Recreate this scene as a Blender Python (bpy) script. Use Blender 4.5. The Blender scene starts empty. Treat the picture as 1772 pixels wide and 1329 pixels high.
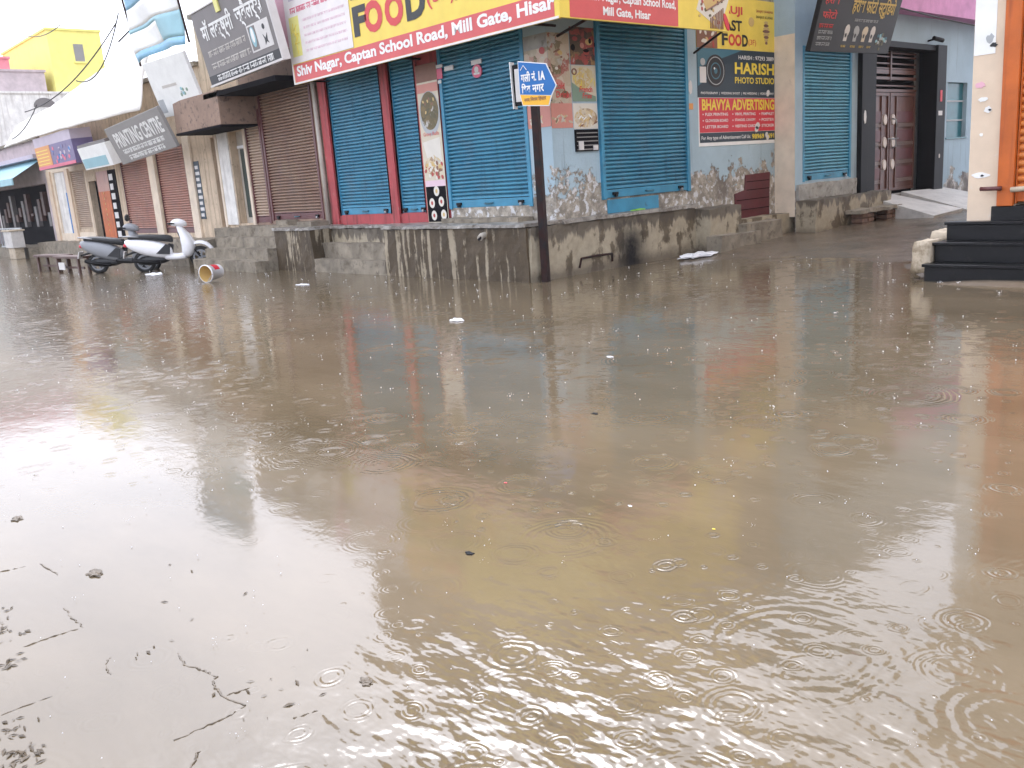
import bpy, bmesh, math, random
from mathutils import Vector, Matrix
random.seed(7)
SC = bpy.context.scene
COL = SC.collection
R = math.radians

# ---------------------------------------------------------------- camera
cd = bpy.data.cameras.new('camera')
cam = bpy.data.objects.new('camera', cd)
COL.objects.link(cam)
cd.sensor_width = 36.0
cd.lens = 1545.0 / 1772.0 * 36.0
cd.clip_start = 0.05
cd.clip_end = 2000.0
rot = Matrix(((0.6724246588668948, -0.1188916275130126, 0.7305544873964207),
              (0.7367097890059177, 0.2027727104341998, -0.6450906251729476),
              (-0.07144064020904117, 0.9719814858372948, 0.22393799646091414)))
cam.matrix_world = Matrix.Translation((9.601, -9.618, 1.5)) @ rot.to_4x4()
SC.camera = cam

# ---------------------------------------------------------------- sky, sun, exposure
SUN_EL, SUN_AZ = 52.0, 300.0           # overcast; the brighter side of the sky is up the street
world = bpy.data.worlds.new("World")
SC.world = world
world.use_nodes = True
wn, wl = world.node_tree.nodes, world.node_tree.links
bg = wn['Background']
sky = wn.new('ShaderNodeTexSky')
sky.sky_type = 'NISHITA'
sky.sun_disc = False
sky.sun_elevation = R(SUN_EL)
sky.sun_rotation = R(SUN_AZ)
sky.air_density = 1.0
sky.dust_density = 6.0
hs = wn.new('ShaderNodeHueSaturation')
hs.inputs['Saturation'].default_value = 0.12
wl.new(sky.outputs[0], hs.inputs['Color'])
tn = wn.new('ShaderNodeMix'); tn.data_type = 'RGBA'; tn.blend_type = 'MULTIPLY'; tn.inputs['Factor'].default_value = 1.0
tn.inputs['B'].default_value = (0.94, 0.98, 1.12, 1)
ov = wn.new('ShaderNodeMix'); ov.data_type = 'RGBA'; ov.inputs['Factor'].default_value = 0.60     # even cloud deck over the clear-sky gradient
ov.inputs['B'].default_value = (7.2, 7.2, 7.2, 1)
wl.new(hs.outputs[0], ov.inputs['A'])
wl.new(ov.outputs['Result'], tn.inputs['A'])
wl.new(tn.outputs['Result'], bg.inputs['Color'])
bg.inputs['Strength'].default_value = 0.15
sd = bpy.data.lights.new('sun', 'SUN')
sd.energy = 0.5
sd.angle = R(25)
sd.color = (1.0, 0.97, 0.93)
sun = bpy.data.objects.new('sun', sd)
COL.objects.link(sun)
az = R(SUN_AZ)
dirv = Vector((math.sin(az) * math.cos(R(SUN_EL)), math.cos(az) * math.cos(R(SUN_EL)), math.sin(R(SUN_EL))))
sun.rotation_euler = dirv.to_track_quat('Z', 'Y').to_euler()
SC.view_settings.view_transform = 'Standard'
SC.view_settings.look = 'None'
SC.view_settings.exposure = 1.4
SC.view_settings.gamma = 1.0
SC.cycles.use_denoising = True
SC.cycles.max_bounces = 8

# ---------------------------------------------------------------- materials
MATS = {}

def nmat(name):
    m = bpy.data.materials.new(name)
    m.use_nodes = True
    nt = m.node_tree
    return m, nt, nt.nodes, nt.links, nt.nodes['Principled BSDF']

def noise(nt, vec, scale, detail=5, rough=0.6, stretch=None):
    n = nt.nodes.new('ShaderNodeTexNoise')
    n.inputs['Scale'].default_value = scale
    n.inputs['Detail'].default_value = detail
    n.inputs['Roughness'].default_value = rough
    if stretch:
        mp = nt.nodes.new('ShaderNodeMapping')
        mp.inputs['Scale'].default_value = stretch
        nt.links.new(vec, mp.inputs['Vector'])
        vec = mp.outputs[0]
    nt.links.new(vec, n.inputs['Vector'])
    return n.outputs['Fac']

def ramp(nt, fac, a, b):
    r = nt.nodes.new('ShaderNodeMapRange')
    r.inputs['From Min'].default_value = a
    r.inputs['From Max'].default_value = b
    nt.links.new(fac, r.inputs['Value'])
    return r.outputs['Result']

def mix(nt, fac, c1, c2):
    m = nt.nodes.new('ShaderNodeMix')
    m.data_type = 'RGBA'
    for inp, c in ((m.inputs['A'], c1), (m.inputs['B'], c2)):
        if isinstance(c, (tuple, list)):
            inp.default_value = (*c[:3], 1)
        else:
            nt.links.new(c, inp)
    if isinstance(fac, float):
        m.inputs['Factor'].default_value = fac
    else:
        nt.links.new(fac, m.inputs['Factor'])
    return m.outputs['Result']

def math_(nt, op, a, b=None, c=None):
    m = nt.nodes.new('ShaderNodeMath')
    m.operation = op
    for i, v in enumerate((a, b, c)):
        if v is None:
            continue
        if isinstance(v, (int, float)):
            m.inputs[i].default_value = v
        else:
            nt.links.new(v, m.inputs[i])
    return m.outputs[0]

def gpos(nt):
    g = nt.nodes.new('ShaderNodeNewGeometry')
    return g.outputs['Position']

def plain(name, c, rough=0.6, var=0.18, scale=3.0, metal=0.0, dirt=None, dirt_amt=0.45, spec=0.5, streak=None):
    """painted or raw surface with tonal mottling, optional dirt patches and vertical streaks"""
    if name in MATS:
        return MATS[name]
    m, nt, N, L, b = nmat(name)
    v = gpos(nt)
    f = noise(nt, v, scale, 6)
    col = mix(nt, ramp(nt, f, 0.3, 0.7), tuple(x * (1 - var) for x in c), tuple(min(1, x * (1 + var)) for x in c))
    if dirt:
        f2 = noise(nt, v, scale * 2.3, 8, 0.7)
        col = mix(nt, ramp(nt, f2, 1 - dirt_amt - 0.04, 1 - dirt_amt + 0.1), col, dirt)
    if streak:
        f3 = noise(nt, v, 1.0, 5, 0.6, (9, 9, 0.7))
        col = mix(nt, ramp(nt, f3, 0.5, 0.68), col, streak)
    L.new(col, b.inputs['Base Color'])
    b.inputs['Roughness'].default_value = rough
    b.inputs['Metallic'].default_value = metal
    b.inputs['Specular IOR Level'].default_value = spec
    bp = N.new('ShaderNodeBump')
    bp.inputs['Distance'].default_value = 0.004
    bp.inputs['Strength'].default_value = 0.5
    L.new(noise(nt, v, 40, 4), bp.inputs['Height'])
    L.new(bp.outputs[0], b.inputs['Normal'])
    MATS[name] = m
    return m

def concrete_streaked(name, dark, light, thr=0.56, xy=5.0, rough=0.35, zs=.45, soot=False):
    """wet cement render: dark soaked face, lighter dry runs"""
    m, nt, N, L, b = nmat(name)
    v = gpos(nt)
    f = noise(nt, v, 1.0, 4, 0.55, (xy, xy, zs))
    g = noise(nt, v, 7.0, 8, 0.7)
    s = math_(nt, 'ADD', f, math_(nt, 'MULTIPLY', math_(nt, 'SUBTRACT', g, 0.5), 0.25))
    k = ramp(nt, s, thr - 0.025, thr + 0.03)
    mott = noise(nt, v, 3.0, 8, 0.75)
    d = mix(nt, ramp(nt, mott, 0.3, 0.7), tuple(x * 0.65 for x in dark), tuple(x * 1.5 for x in dark))
    l = mix(nt, ramp(nt, g, 0.3, 0.7), tuple(x * 0.7 for x in light), light)
    out = mix(nt, k, d, l)
    if soot:      # burnt patch left by a fire against the plinth, drips of damp from the top
        sp_ = N.new('ShaderNodeSeparateXYZ'); L.new(v, sp_.inputs[0])
        dr = noise(nt, v, 1.0, 4, .6, (9, 9, .6))
        top = ramp(nt, math_(nt, 'ADD', sp_.outputs['Z'], math_(nt, 'MULTIPLY', dr, .55)), .86, .92)
        out = mix(nt, math_(nt, 'MULTIPLY', top, .8), out, (.09, .075, .06))
        wet = ramp(nt, math_(nt, 'ADD', sp_.outputs['Z'], math_(nt, 'MULTIPLY', mott, .3)), .36, .22)
        out = mix(nt, math_(nt, 'MULTIPLY', wet, .7), out, (.10, .08, .06))
        q = math_(nt, 'DIVIDE', math_(nt, 'SUBTRACT', sp_.outputs['Y'], 1.50), .36)
        q = math_(nt, 'ADD', math_(nt, 'EXPONENT', math_(nt, 'MULTIPLY', math_(nt, 'MULTIPLY', q, q), -1.0)), math_(nt, 'MULTIPLY', math_(nt, 'SUBTRACT', g, .5), .7))
        q = math_(nt, 'MULTIPLY', ramp(nt, q, .15, 1.0), ramp(nt, math_(nt, 'ADD', sp_.outputs['Z'], math_(nt, 'MULTIPLY', math_(nt, 'SUBTRACT', g, .5), .5)), .80, .38))
        out = mix(nt, q, out, (.006, .006, .008))
    L.new(out, b.inputs['Base Color'])
    b.inputs['Roughness'].default_value = .55
    b.inputs['Specular IOR Level'].default_value = .28
    bp = N.new('ShaderNodeBump')
    bp.inputs['Distance'].default_value = 0.012
    bp.inputs['Strength'].default_value = 0.6
    L.new(noise(nt, v, 18, 8, 0.7), bp.inputs['Height'])
    L.new(bp.outputs[0], b.inputs['Normal'])
    MATS[name] = m
    return m

def peeling(name, paint, plaster, dark, zlo=0.9, zhi=2.0, scale=2.2):
    """paint that has flaked off towards the foot of the wall, baring plaster and damp"""
    m, nt, N, L, b = nmat(name)
    v = gpos(nt)
    sep = N.new('ShaderNodeSeparateXYZ')
    L.new(v, sep.inputs[0])
    zf = ramp(nt, sep.outputs['Z'], zhi, zlo)            # 1 at the foot
    f = noise(nt, v, scale, 10, 0.68)
    s = math_(nt, 'ADD', math_(nt, 'MULTIPLY', zf, 0.42), f)
    k = ramp(nt, s, 0.70, 0.72)
    fl = noise(nt, v, scale * 2.7, 8, 0.7)
    pl = mix(nt, ramp(nt, fl, 0.42, 0.56), plaster, tuple(x * 0.55 for x in plaster))
    wh = noise(nt, v, scale * 3.9, 6, 0.6)
    pl = mix(nt, ramp(nt, wh, 0.54, 0.58), pl, (0.62, 0.62, 0.62))
    pl = mix(nt, ramp(nt, noise(nt, v, scale * 0.8, 6, 0.6), 0.5, 0.6), pl, dark)
    pt = mix(nt, ramp(nt, noise(nt, v, 1.3, 6), 0.35, 0.7), paint, tuple(x * 0.82 for x in paint))
    pt = mix(nt, ramp(nt, noise(nt, v, 1.0, 5, 0.6, (7, 7, 0.5)), 0.6, 0.75), pt, tuple(x * 0.6 for x in paint))
    L.new(mix(nt, k, pt, pl), b.inputs['Base Color'])
    b.inputs['Roughness'].default_value = 0.75
    bp = N.new('ShaderNodeBump')
    bp.inputs['Distance'].default_value = 0.012
    bp.inputs['Strength'].default_value = 0.8
    h = math_(nt, 'SUBTRACT', noise(nt, v, 25, 8, 0.7), math_(nt, 'MULTIPLY', k, 0.8))
    L.new(h, bp.inputs['Height'])
    L.new(bp.outputs[0], b.inputs['Normal'])
    MATS[name] = m
    return m

def shutter_mat(name, c, worn, rust, rough=0.42, lo=0.5):
    m, nt, N, L, b = nmat(name)
    v = gpos(nt)
    f = noise(nt, v, 1.0, 5, 0.6, (1.2, 1.2, 3.0))
    col = mix(nt, ramp(nt, f, 0.3, 0.72), c, worn)
    sp = noise(nt, v, 9.0, 6, 0.7)
    col = mix(nt, ramp(nt, sp, 0.64, 0.70), col, rust)
    du = noise(nt, v, 2.2, 7, 0.65)
    col = mix(nt, math_(nt, 'MULTIPLY', ramp(nt, du, 0.48, 0.72), 0.5), col, tuple(.5 * x + .10 for x in c))
    st = noise(nt, v, 1.0, 5, 0.6, (10, 10, 1.0))
    col = mix(nt, ramp(nt, st, 0.55, 0.8), col, tuple(x * lo for x in c))
    L.new(col, b.inputs['Base Color'])
    b.inputs['Roughness'].default_value = rough
    MATS[name] = m
    return m

M = {}
def pm(key, c, rough=0.6, **k):
    M[key] = plain(key, c, rough, **k)
    return M[key]

pm('red_paint', (0.40, 0.06, 0.065), 0.6, dirt=(0.35, 0.26, 0.22), dirt_amt=0.36, streak=(0.16, 0.03, 0.03))
pm('red_low', (0.38, 0.14, 0.12), 0.7, dirt=(0.4, 0.36, 0.32), dirt_amt=0.5)
pm('grey_plaster', (0.34, 0.33, 0.30), 0.8, dirt=(0.16, 0.14, 0.12), dirt_amt=0.42, var=.3)
pm('grey_cement', (0.25, 0.215, 0.165), 0.65, spec=.3, dirt=(0.14, 0.115, 0.085), dirt_amt=0.45, var=.35)
pm('grey_ledge', (0.32, 0.30, 0.27), 0.35, dirt=(0.15, 0.13, 0.11), dirt_amt=0.5, var=.35)
pm('pink_wall', (0.55, 0.25, 0.45), 0.7)
pm('tan_wall', (0.36, 0.30, 0.25), 0.8, streak=(0.2, 0.17, 0.14))
pm('cream_wall', (0.70, 0.56, 0.42), 0.75, var=.08, dirt=(0.72, 0.66, 0.6), dirt_amt=.36)
pm('cream_pale', (0.72, 0.61, 0.48), 0.8, var=.12, dirt=(0.3, 0.24, 0.18), dirt_amt=.34)
pm('beige_wall', (0.58, 0.46, 0.33), 0.8, streak=(0.36, 0.27, 0.19), dirt=(0.2, 0.15, 0.11), dirt_amt=.4)
pm('brown_wall', (0.28, 0.19, 0.14), 0.8, dirt=(0.08, 0.06, 0.05), dirt_amt=.42)
pm('white_wall', (0.74, 0.72, 0.68), 0.8, streak=(0.55, 0.52, 0.48))
pm('lilac_wall', (0.5, 0.42, 0.43), 0.8)
pm('yellow_wall', (0.88, 0.80, 0.24), 0.7, var=.08)
pm('rose_wall', (0.75, 0.25, 0.3), 0.7)
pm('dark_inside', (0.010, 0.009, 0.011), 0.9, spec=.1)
pm('black_metal', (0.009, 0.009, 0.010), 0.5, spec=.18)
pm('black_stone', (0.006, 0.006, 0.007), 0.3, var=.4, spec=.25, dirt=(.035, .03, .026), dirt_amt=.38)
pm('rust_metal', (0.028, 0.010, 0.008), 0.5, spec=.2, dirt=(0.012, 0.011, 0.012), dirt_amt=.5)
pm('dark_red_metal', (0.11, 0.03, 0.03), 0.4)
pm('white_pipe', (0.5, 0.46, 0.40), 0.5, dirt=(0.3, 0.25, 0.2), dirt_amt=.4)
pm('blue_rail', (0.045, 0.24, 0.38), 0.45, dirt=(0.05, 0.07, 0.08), dirt_amt=.36)
pm('blue_lock', (0.04, 0.13, 0.17), 0.45)
pm('steel', (0.35, 0.35, 0.36), 0.35, metal=.7)
pm('gate_brown', (0.12, 0.052, 0.038), 0.32, var=.15)
pm('gate_light', (0.30, 0.22, 0.19), 0.35)
pm('ornament', (0.6, 0.52, 0.46), 0.3)
pm('teal_glass', (0.02, 0.13, 0.16), 0.12)
pm('orange_paint', (0.50, 0.11, 0.012), 0.5, streak=(0.35, 0.07, 0.01))
pm('wood_brown', (0.09, 0.045, 0.035), 0.5)
pm('brick', (0.2, 0.12, 0.085), 0.75, var=.35, scale=9)
pm('maroon_door', (0.10, 0.012, 0.018), 0.5, dirt=(0.12, 0.05, 0.04), dirt_amt=.35)
pm('stone_pale', (0.5, 0.42, 0.31), 0.6, dirt=(0.25, 0.19, 0.12), dirt_amt=.45)
pm('white_plastic', (0.9, 0.9, 0.92), 0.25, var=.04)
pm('grey_silver', (0.27, 0.28, 0.30), 0.3, var=.06)
pm('black_plastic', (0.015, 0.016, 0.018), 0.45)
pm('seat_black', (0.02, 0.021, 0.023), 0.55)
pm('tyre', (0.012, 0.012, 0.012), 0.7)
pm('glass_clear', (0.05, 0.07, 0.065), 0.08)
pm('tarp', (0.78, 0.75, 0.69), 0.65, var=.06)
pm('cable', (0.03, 0.03, 0.03), 0.6)
pm('bag', (0.8, 0.8, 0.82), 0.35, var=.05)
pm('pale_cement', (.55, .53, .5), .5, dirt=(.35, .33, .3), dirt_amt=.4)
pm('mud', (0.085, 0.06, 0.034), 0.5, var=.4, scale=30)
pm('soot', (0.006, 0.006, 0.008), 0.9)
for k, c in dict(ink_white=(.82, .82, .8), ink_red=(.62, .05, .05), ink_black=(.02, .02, .02), ink_yellow=(.8, .62, .06),
                 sign_yellow=(.82, .62, .10), sign_red=(.62, .10, .10), sign_pale=(.78, .74, .72), sign_pink=(.75, .42, .5),
                 board_blue=(.01, .14, .42), board_amber=(.85, .45, .03), board_grey=(.17, .155, .15), board_grey2=(.26, .25, .24),
                 board_black=(.008, .009, .012), poster_navy=(.015, .035, .055), poster_teal=(.05, .16, .22), poster_red=(.62, .03, .05),
                 poster_cream=(.62, .55, .42), poster_rose=(.6, .25, .2), poster_green=(.2, .3, .22), food_gold=(.6, .42, .16),
                 food_brown=(.22, .10, .06), food_white=(.7, .66, .58), food_red=(.4, .06, .05), food_green=(.11, .10, .045),
                 teal_print=(.28, .5, .56), sky_print=(.25, .5, .68), pale_print=(.84, .85, .82), ghost=(.55, .52, .48),
                 gold_text=(.62, .45, .12), lilac_print=(.5, .44, .52), purple_print=(.16, .13, .26), orange_print=(.7, .3, .08),
                 pink_print=(.65, .12, .2), paper=(.66, .64, .62), lensdark=(.01, .01, .014), silver_print=(.4, .42, .43),
                 faint_pink=(.75, .55, .62), faint_yellow=(.78, .74, .25)).items():
    pm(k, c, 0.45, var=.07)
def food_mat(name, cols, scale):
    m, nt, N, L, b = nmat(name)
    v = gpos(nt)
    wv = N.new('ShaderNodeVectorMath'); wv.operation = 'MULTIPLY_ADD'
    nz = N.new('ShaderNodeTexNoise'); nz.inputs['Scale'].default_value = scale * .6; L.new(v, nz.inputs['Vector'])
    L.new(nz.outputs['Color'], wv.inputs[0]); wv.inputs[1].default_value = (.22, .22, .22); L.new(v, wv.inputs[2])
    vo = N.new('ShaderNodeTexVoronoi'); vo.inputs['Scale'].default_value = scale; L.new(wv.outputs[0], vo.inputs['Vector'])
    sc_ = N.new('ShaderNodeSeparateColor'); L.new(vo.outputs['Color'], sc_.inputs[0])
    cr = N.new('ShaderNodeValToRGB'); e = cr.color_ramp.elements
    cr.color_ramp.interpolation = 'EASE'
    e[0].color = (*cols[0], 1); e[1].color = (*cols[-1], 1)
    for i, c in enumerate(cols[1:-1]):
        q = e.new((i + 1) / (len(cols) - 1)); q.color = (*c, 1)
    L.new(sc_.outputs[0], cr.inputs[0])
    n2 = noise(nt, v, scale * 3, 5, .7)
    out = mix(nt, ramp(nt, n2, .5, .75), cr.outputs[0], cols[1])
    out = mix(nt, ramp(nt, noise(nt, v, 2.5, 8, .7), .58, .62), out, (.5, .48, .44))
    L.new(out, b.inputs['Base Color']); b.inputs['Roughness'].default_value = .5
    MATS[name] = m; M[name] = m
food_mat('burger_print', [(.5, .4, .28), (.55, .47, .36), (.35, .08, .06), (.6, .52, .4), (.16, .12, .05), (.58, .5, .4)], 8)
food_mat('dark_burger_print', [(.12, .05, .04), (.1, .07, .04), (.4, .07, .06), (.05, .03, .03), (.35, .2, .08)], 9)
food_mat('fries_print', [(.6, .48, .25), (.62, .54, .32), (.55, .38, .12), (.68, .62, .45)], 12)
food_mat('curry_print', [(.10, .09, .04), (.13, .10, .04), (.2, .14, .05), (.08, .07, .03)], 14)
food_mat('pasta_print', [(.66, .58, .42), (.6, .44, .2), (.72, .68, .58), (.3, .16, .07), (.7, .62, .48)], 16)
PL_A = concrete_streaked('wet_plinth', (0.075, 0.055, 0.034), (0.38, 0.32, 0.23), .57, 6.5)
PL_B = concrete_streaked('patchy_plinth', (0.12, 0.095, 0.064), (0.43, 0.37, 0.27), .46, 3.2, zs=1.6, soot=True)
PEEL = peeling('peeling_blue_wall', (0.42, 0.55, 0.62), (0.44, 0.39, 0.32), (0.18, 0.155, 0.13), .8, 1.95)
PEEL_HI = peeling('blue_grey_wall', (0.38, 0.50, 0.58), (0.45, 0.41, 0.36), (0.15, 0.13, 0.12), 0.2, 1.3)
SH_BLUE = shutter_mat('blue_shutter', (0.035, 0.205, 0.33), (0.075, 0.29, 0.415), (0.06, 0.045, 0.04))
SH_BLUE2 = shutter_mat('sky_shutter', (0.06, 0.29, 0.42), (0.12, 0.38, 0.50), (0.06, 0.06, 0.06))
SH_BROWN = shutter_mat('brown_shutter', (0.24, 0.135, 0.095), (0.33, 0.225, 0.155), (0.06, 0.03, 0.03))
SH_ROSE = shutter_mat('rosy_brown_shutter', (0.44, 0.20, 0.15), (0.48, 0.27, 0.2), (0.16, 0.1, 0.08))
SH_TAN = shutter_mat('tan_shutter', (0.46, 0.33, 0.24), (0.52, 0.4, 0.3), (0.2, 0.15, 0.1))
SH_ORANGE = shutter_mat('orange_shutter', (0.62, 0.17, 0.03), (0.68, 0.26, 0.06), (0.2, 0.06, 0.02))

# ---------------------------------------------------------------- mesh helpers
class MB:
    def __init__(s):
        s.v, s.f, s.mi, s.mats = [], [], [], []
    def m(s, mat):
        mat = M[mat] if isinstance(mat, str) else mat
        if mat not in s.mats:
            s.mats.append(mat)
        return s.mats.index(mat)
    def add(s, vs, fs, mat):
        o = len(s.v)
        i = s.m(mat)
        s.v += [Vector(v) for v in vs]
        for f in fs:
            s.f.append([o + k for k in f])
            s.mi.append(i)
    def box(s, fr, u0, u1, v0, v1, n0, n1, mat):
        P = [fr.p(u, v, n) for n in (n0, n1) for v in (v0, v1) for u in (u0, u1)]
        s.add(P, [(0, 1, 3, 2), (4, 6, 7, 5), (0, 4, 5, 1), (2, 3, 7, 6), (0, 2, 6, 4), (1, 5, 7, 3)], mat)
    def prism(s, fr, pts, n0, n1, mat):
        k = len(pts)
        s.add([fr.p(u, v, n0) for u, v in pts] + [fr.p(u, v, n1) for u, v in pts],
              [tuple(range(k)), tuple(range(2 * k - 1, k - 1, -1))] + [(i, (i + 1) % k, k + (i + 1) % k, k + i) for i in range(k)], mat)
    def disc(s, fr, u, v, ru, rv, n0, n1, mat, k=24, a=0.0):
        ca, sa = math.cos(a), math.sin(a)
        pts = []
        for i in range(k):
            x, y = ru * math.cos(2 * math.pi * i / k), rv * math.sin(2 * math.pi * i / k)
            pts.append((u + x * ca - y * sa, v + x * sa + y * ca))
        s.prism(fr, pts, n0, n1, mat)
    def ring(s, fr, u, v, r0u, r0v, r1u, r1v, n0, n1, mat, k=28):
        A = [2 * math.pi * i / k for i in range(k)]
        vs = []
        for n in (n0, n1):
            vs += [fr.p(u + r0u * math.cos(a), v + r0v * math.sin(a), n) for a in A]
            vs += [fr.p(u + r1u * math.cos(a), v + r1v * math.sin(a), n) for a in A]
        fs = []
        for i in range(k):
            j = (i + 1) % k
            fs += [(2 * k + i, 2 * k + j, 3 * k + j, 3 * k + i), (i, k + i, k + j, j), (k + i, 3 * k + i, 3 * k + j, k + j), (i, j, 2 * k + j, 2 * k + i)]
        s.add(vs, fs, mat)
    def tube(s, pts, r, mat, k=8, r2=None):
        pts = [Vector(p) for p in pts]
        n = len(pts)
        vs, fs = [], []
        for i, p in enumerate(pts):
            t = (pts[min(i + 1, n - 1)] - pts[max(i - 1, 0)]).normalized()
            a = t.cross(Vector((0, 0, 1)))
            if a.length < 1e-3:
                a = Vector((1, 0, 0))
            a.normalize()
            b = t.cross(a)
            rr = r if r2 is None else r + (r2 - r) * i / (n - 1)
            vs += [p + a * rr * math.cos(2 * math.pi * j / k) + b * rr * math.sin(2 * math.pi * j / k) for j in range(k)]
        for i in range(n - 1):
            for j in range(k):
                fs.append((i * k + j, i * k + (j + 1) % k, (i + 1) * k + (j + 1) % k, (i + 1) * k + j))
        fs += [tuple(range(k - 1, -1, -1)), tuple((n - 1) * k + j for j in range(k))]
        s.add(vs, fs, mat)
    def build(s, name, root=None, bevel=0, smooth=False, seg=2, origin=None, fix=True, sub=0):
        me = bpy.data.meshes.new(name)
        loc = Vector(root['base']) if root is not None else Vector(origin or (0, 0, 0))
        me.from_pydata([v - loc for v in s.v], [], s.f)
        for mt in s.mats:
            me.materials.append(mt)
        me.polygons.foreach_set('material_index', s.mi)
        if fix:
            bm = bmesh.new()
            bm.from_mesh(me)
            bmesh.ops.recalc_face_normals(bm, faces=bm.faces)
            bm.to_mesh(me)
            bm.free()
        if smooth:
            me.polygons.foreach_set('use_smooth', [True] * len(me.polygons))
        o = bpy.data.objects.new(name, me)
        COL.objects.link(o)
        if bevel:
            b = o.modifiers.new('bevel', 'BEVEL')
            b.width = bevel
            b.segments = seg
            b.limit_method = 'ANGLE'
        if sub:
            q = o.modifiers.new('sub', 'SUBSURF')
            q.levels = q.render_levels = sub
        if root is not None:
            o.parent = root
            o['base'] = list(loc)          # parts may carry sub-parts
        else:
            o.location = loc
            o['base'] = list(loc)
        return o

def link_sub(o, part):
    """make o (built against the same base) a sub-part of part"""
    o.parent = part
    return o

class Fr:
    def __init__(s, O, U, V):
        s.O, s.U, s.V = Vector(O), Vector(U).normalized(), Vector(V).normalized()
        s.V = (s.V - s.U * s.V.dot(s.U)).normalized()
        s.N = s.U.cross(s.V)
    def p(s, u, v, n=0.0):
        return s.O + s.U * u + s.V * v + s.N * n
    def at(s, u, v, n=0.0):
        return Fr(s.p(u, v, n), s.U, s.V)

FL = Fr((0, 0, 0), (1, 0, 0), (0, 0, 1))          # main street front: u = X, n towards -Y
FA = Fr((0, 0, 0), (0, 1, 0), (0, 0, 1))          # lane front: u = Y, n towards +X
FB = Fr((0.43, 0, 0), (0, 1, 0), (0, 0, 1))       # lane front of the next house

def tag(o, label, cat=None, group=None, kind=None):
    if label: o['label'] = label
    if cat: o['category'] = cat
    if group: o['group'] = group
    if kind: o['kind'] = kind
    return o

def thing(name, label, cat, base=(0, 0, 0), group=None):
    o = bpy.data.objects.new(name, None)
    o.empty_display_size = 0.2
    COL.objects.link(o)
    o.location = base
    o['base'] = list(base)
    return tag(o, label, cat, group)

def struct(o):
    o['kind'] = 'structure'
    return o

def glyph_mesh(body, bold=0.0):
    cu = bpy.data.curves.new('txt', 'FONT')
    cu.body = body
    cu.offset = bold
    cu.resolution_u = 3
    o = bpy.data.objects.new('txt', cu)
    COL.objects.link(o)
    bpy.context.view_layer.update()
    me = bpy.data.meshes.new_from_object(o.evaluated_get(bpy.context.evaluated_depsgraph_get()))
    bpy.data.objects.remove(o)
    bpy.data.curves.remove(cu)
    return me

def text(mb, fr, body, u, v, w, h, mat, n=0.004, bold=0.02, slant=0.0):
    """lettering fitted to the w x h box whose lower left corner is (u, v); parts = [(string, keep)] clips glyphs for half forms"""
    parts = body if isinstance(body, list) else [(body, 1.0)]
    V, F, x0 = [], [], 0.0
    for s_, keep in parts:
        me = glyph_mesh(s_, bold)
        if keep < 1.0:
            bm = bmesh.new(); bm.from_mesh(me)
            xs = [q.co.x for q in bm.verts]
            cut = min(xs) + (max(xs) - min(xs)) * keep
            bmesh.ops.bisect_plane(bm, geom=bm.verts[:] + bm.edges[:] + bm.faces[:], plane_co=(cut, 0, 0), plane_no=(1, 0, 0), clear_outer=True)
            bm.to_mesh(me); bm.free()
        if not len(me.vertices):
            continue
        xs = [q.co.x for q in me.vertices]
        o = len(V)
        off = x0 - (min(xs) if x0 else 0)
        V += [(q.co.x + off, q.co.y) for q in me.vertices]
        F += [[o + k for k in p.vertices] for p in me.polygons]
        x0 = max(x for x, _ in V) + (0.02 if keep == 1.0 else 0.0)
        bpy.data.meshes.remove(me)
    xa, xb = min(p[0] for p in V), max(p[0] for p in V)
    ya, yb = min(p[1] for p in V), max(p[1] for p in V)
    mb.add([fr.p(u + (x - xa) / (xb - xa) * w + slant * (y - ya) / (yb - ya) * h, v + (y - ya) / (yb - ya) * h, n) for x, y in V], F, mat)

def scribble(mb, fr, u0, u1, v0, v1, mat, n=0.004, dens=1.0, bar=True, rnd=random):
    """blurred script too small to read: a head line with short strokes under it"""
    h = v1 - v0
    u = u0
    while u < u1:
        w = min(rnd.uniform(1.2, 3.4) * h, u1 - u)
        if w < h * .3: break
        if bar:
            mb.box(fr, u, u + w, v1 - h * .16, v1, 0.0, n, mat)
        x = u + h * .1
        while x < u + w - h * .12:
            k = rnd.random()
            a = h * rnd.uniform(.1, .16)
            if k < .5:
                mb.box(fr, x, x + a, v0 + h * rnd.uniform(0, .15), v1 - h * .1, 0.0, n * .9, mat)
            elif k < .8:
                mb.ring(fr, x + h * .18, v0 + h * .35, h * .08, h * .15, h * .2, h * .28, 0.0, n * .9, mat, 8)
            else:
                mb.box(fr, x, x + h * .35, v0 + h * .3, v0 + h * .45, 0.0, n * .9, mat)
            x += h * rnd.uniform(.28, .5) / dens
        u += w + h * .35

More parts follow.
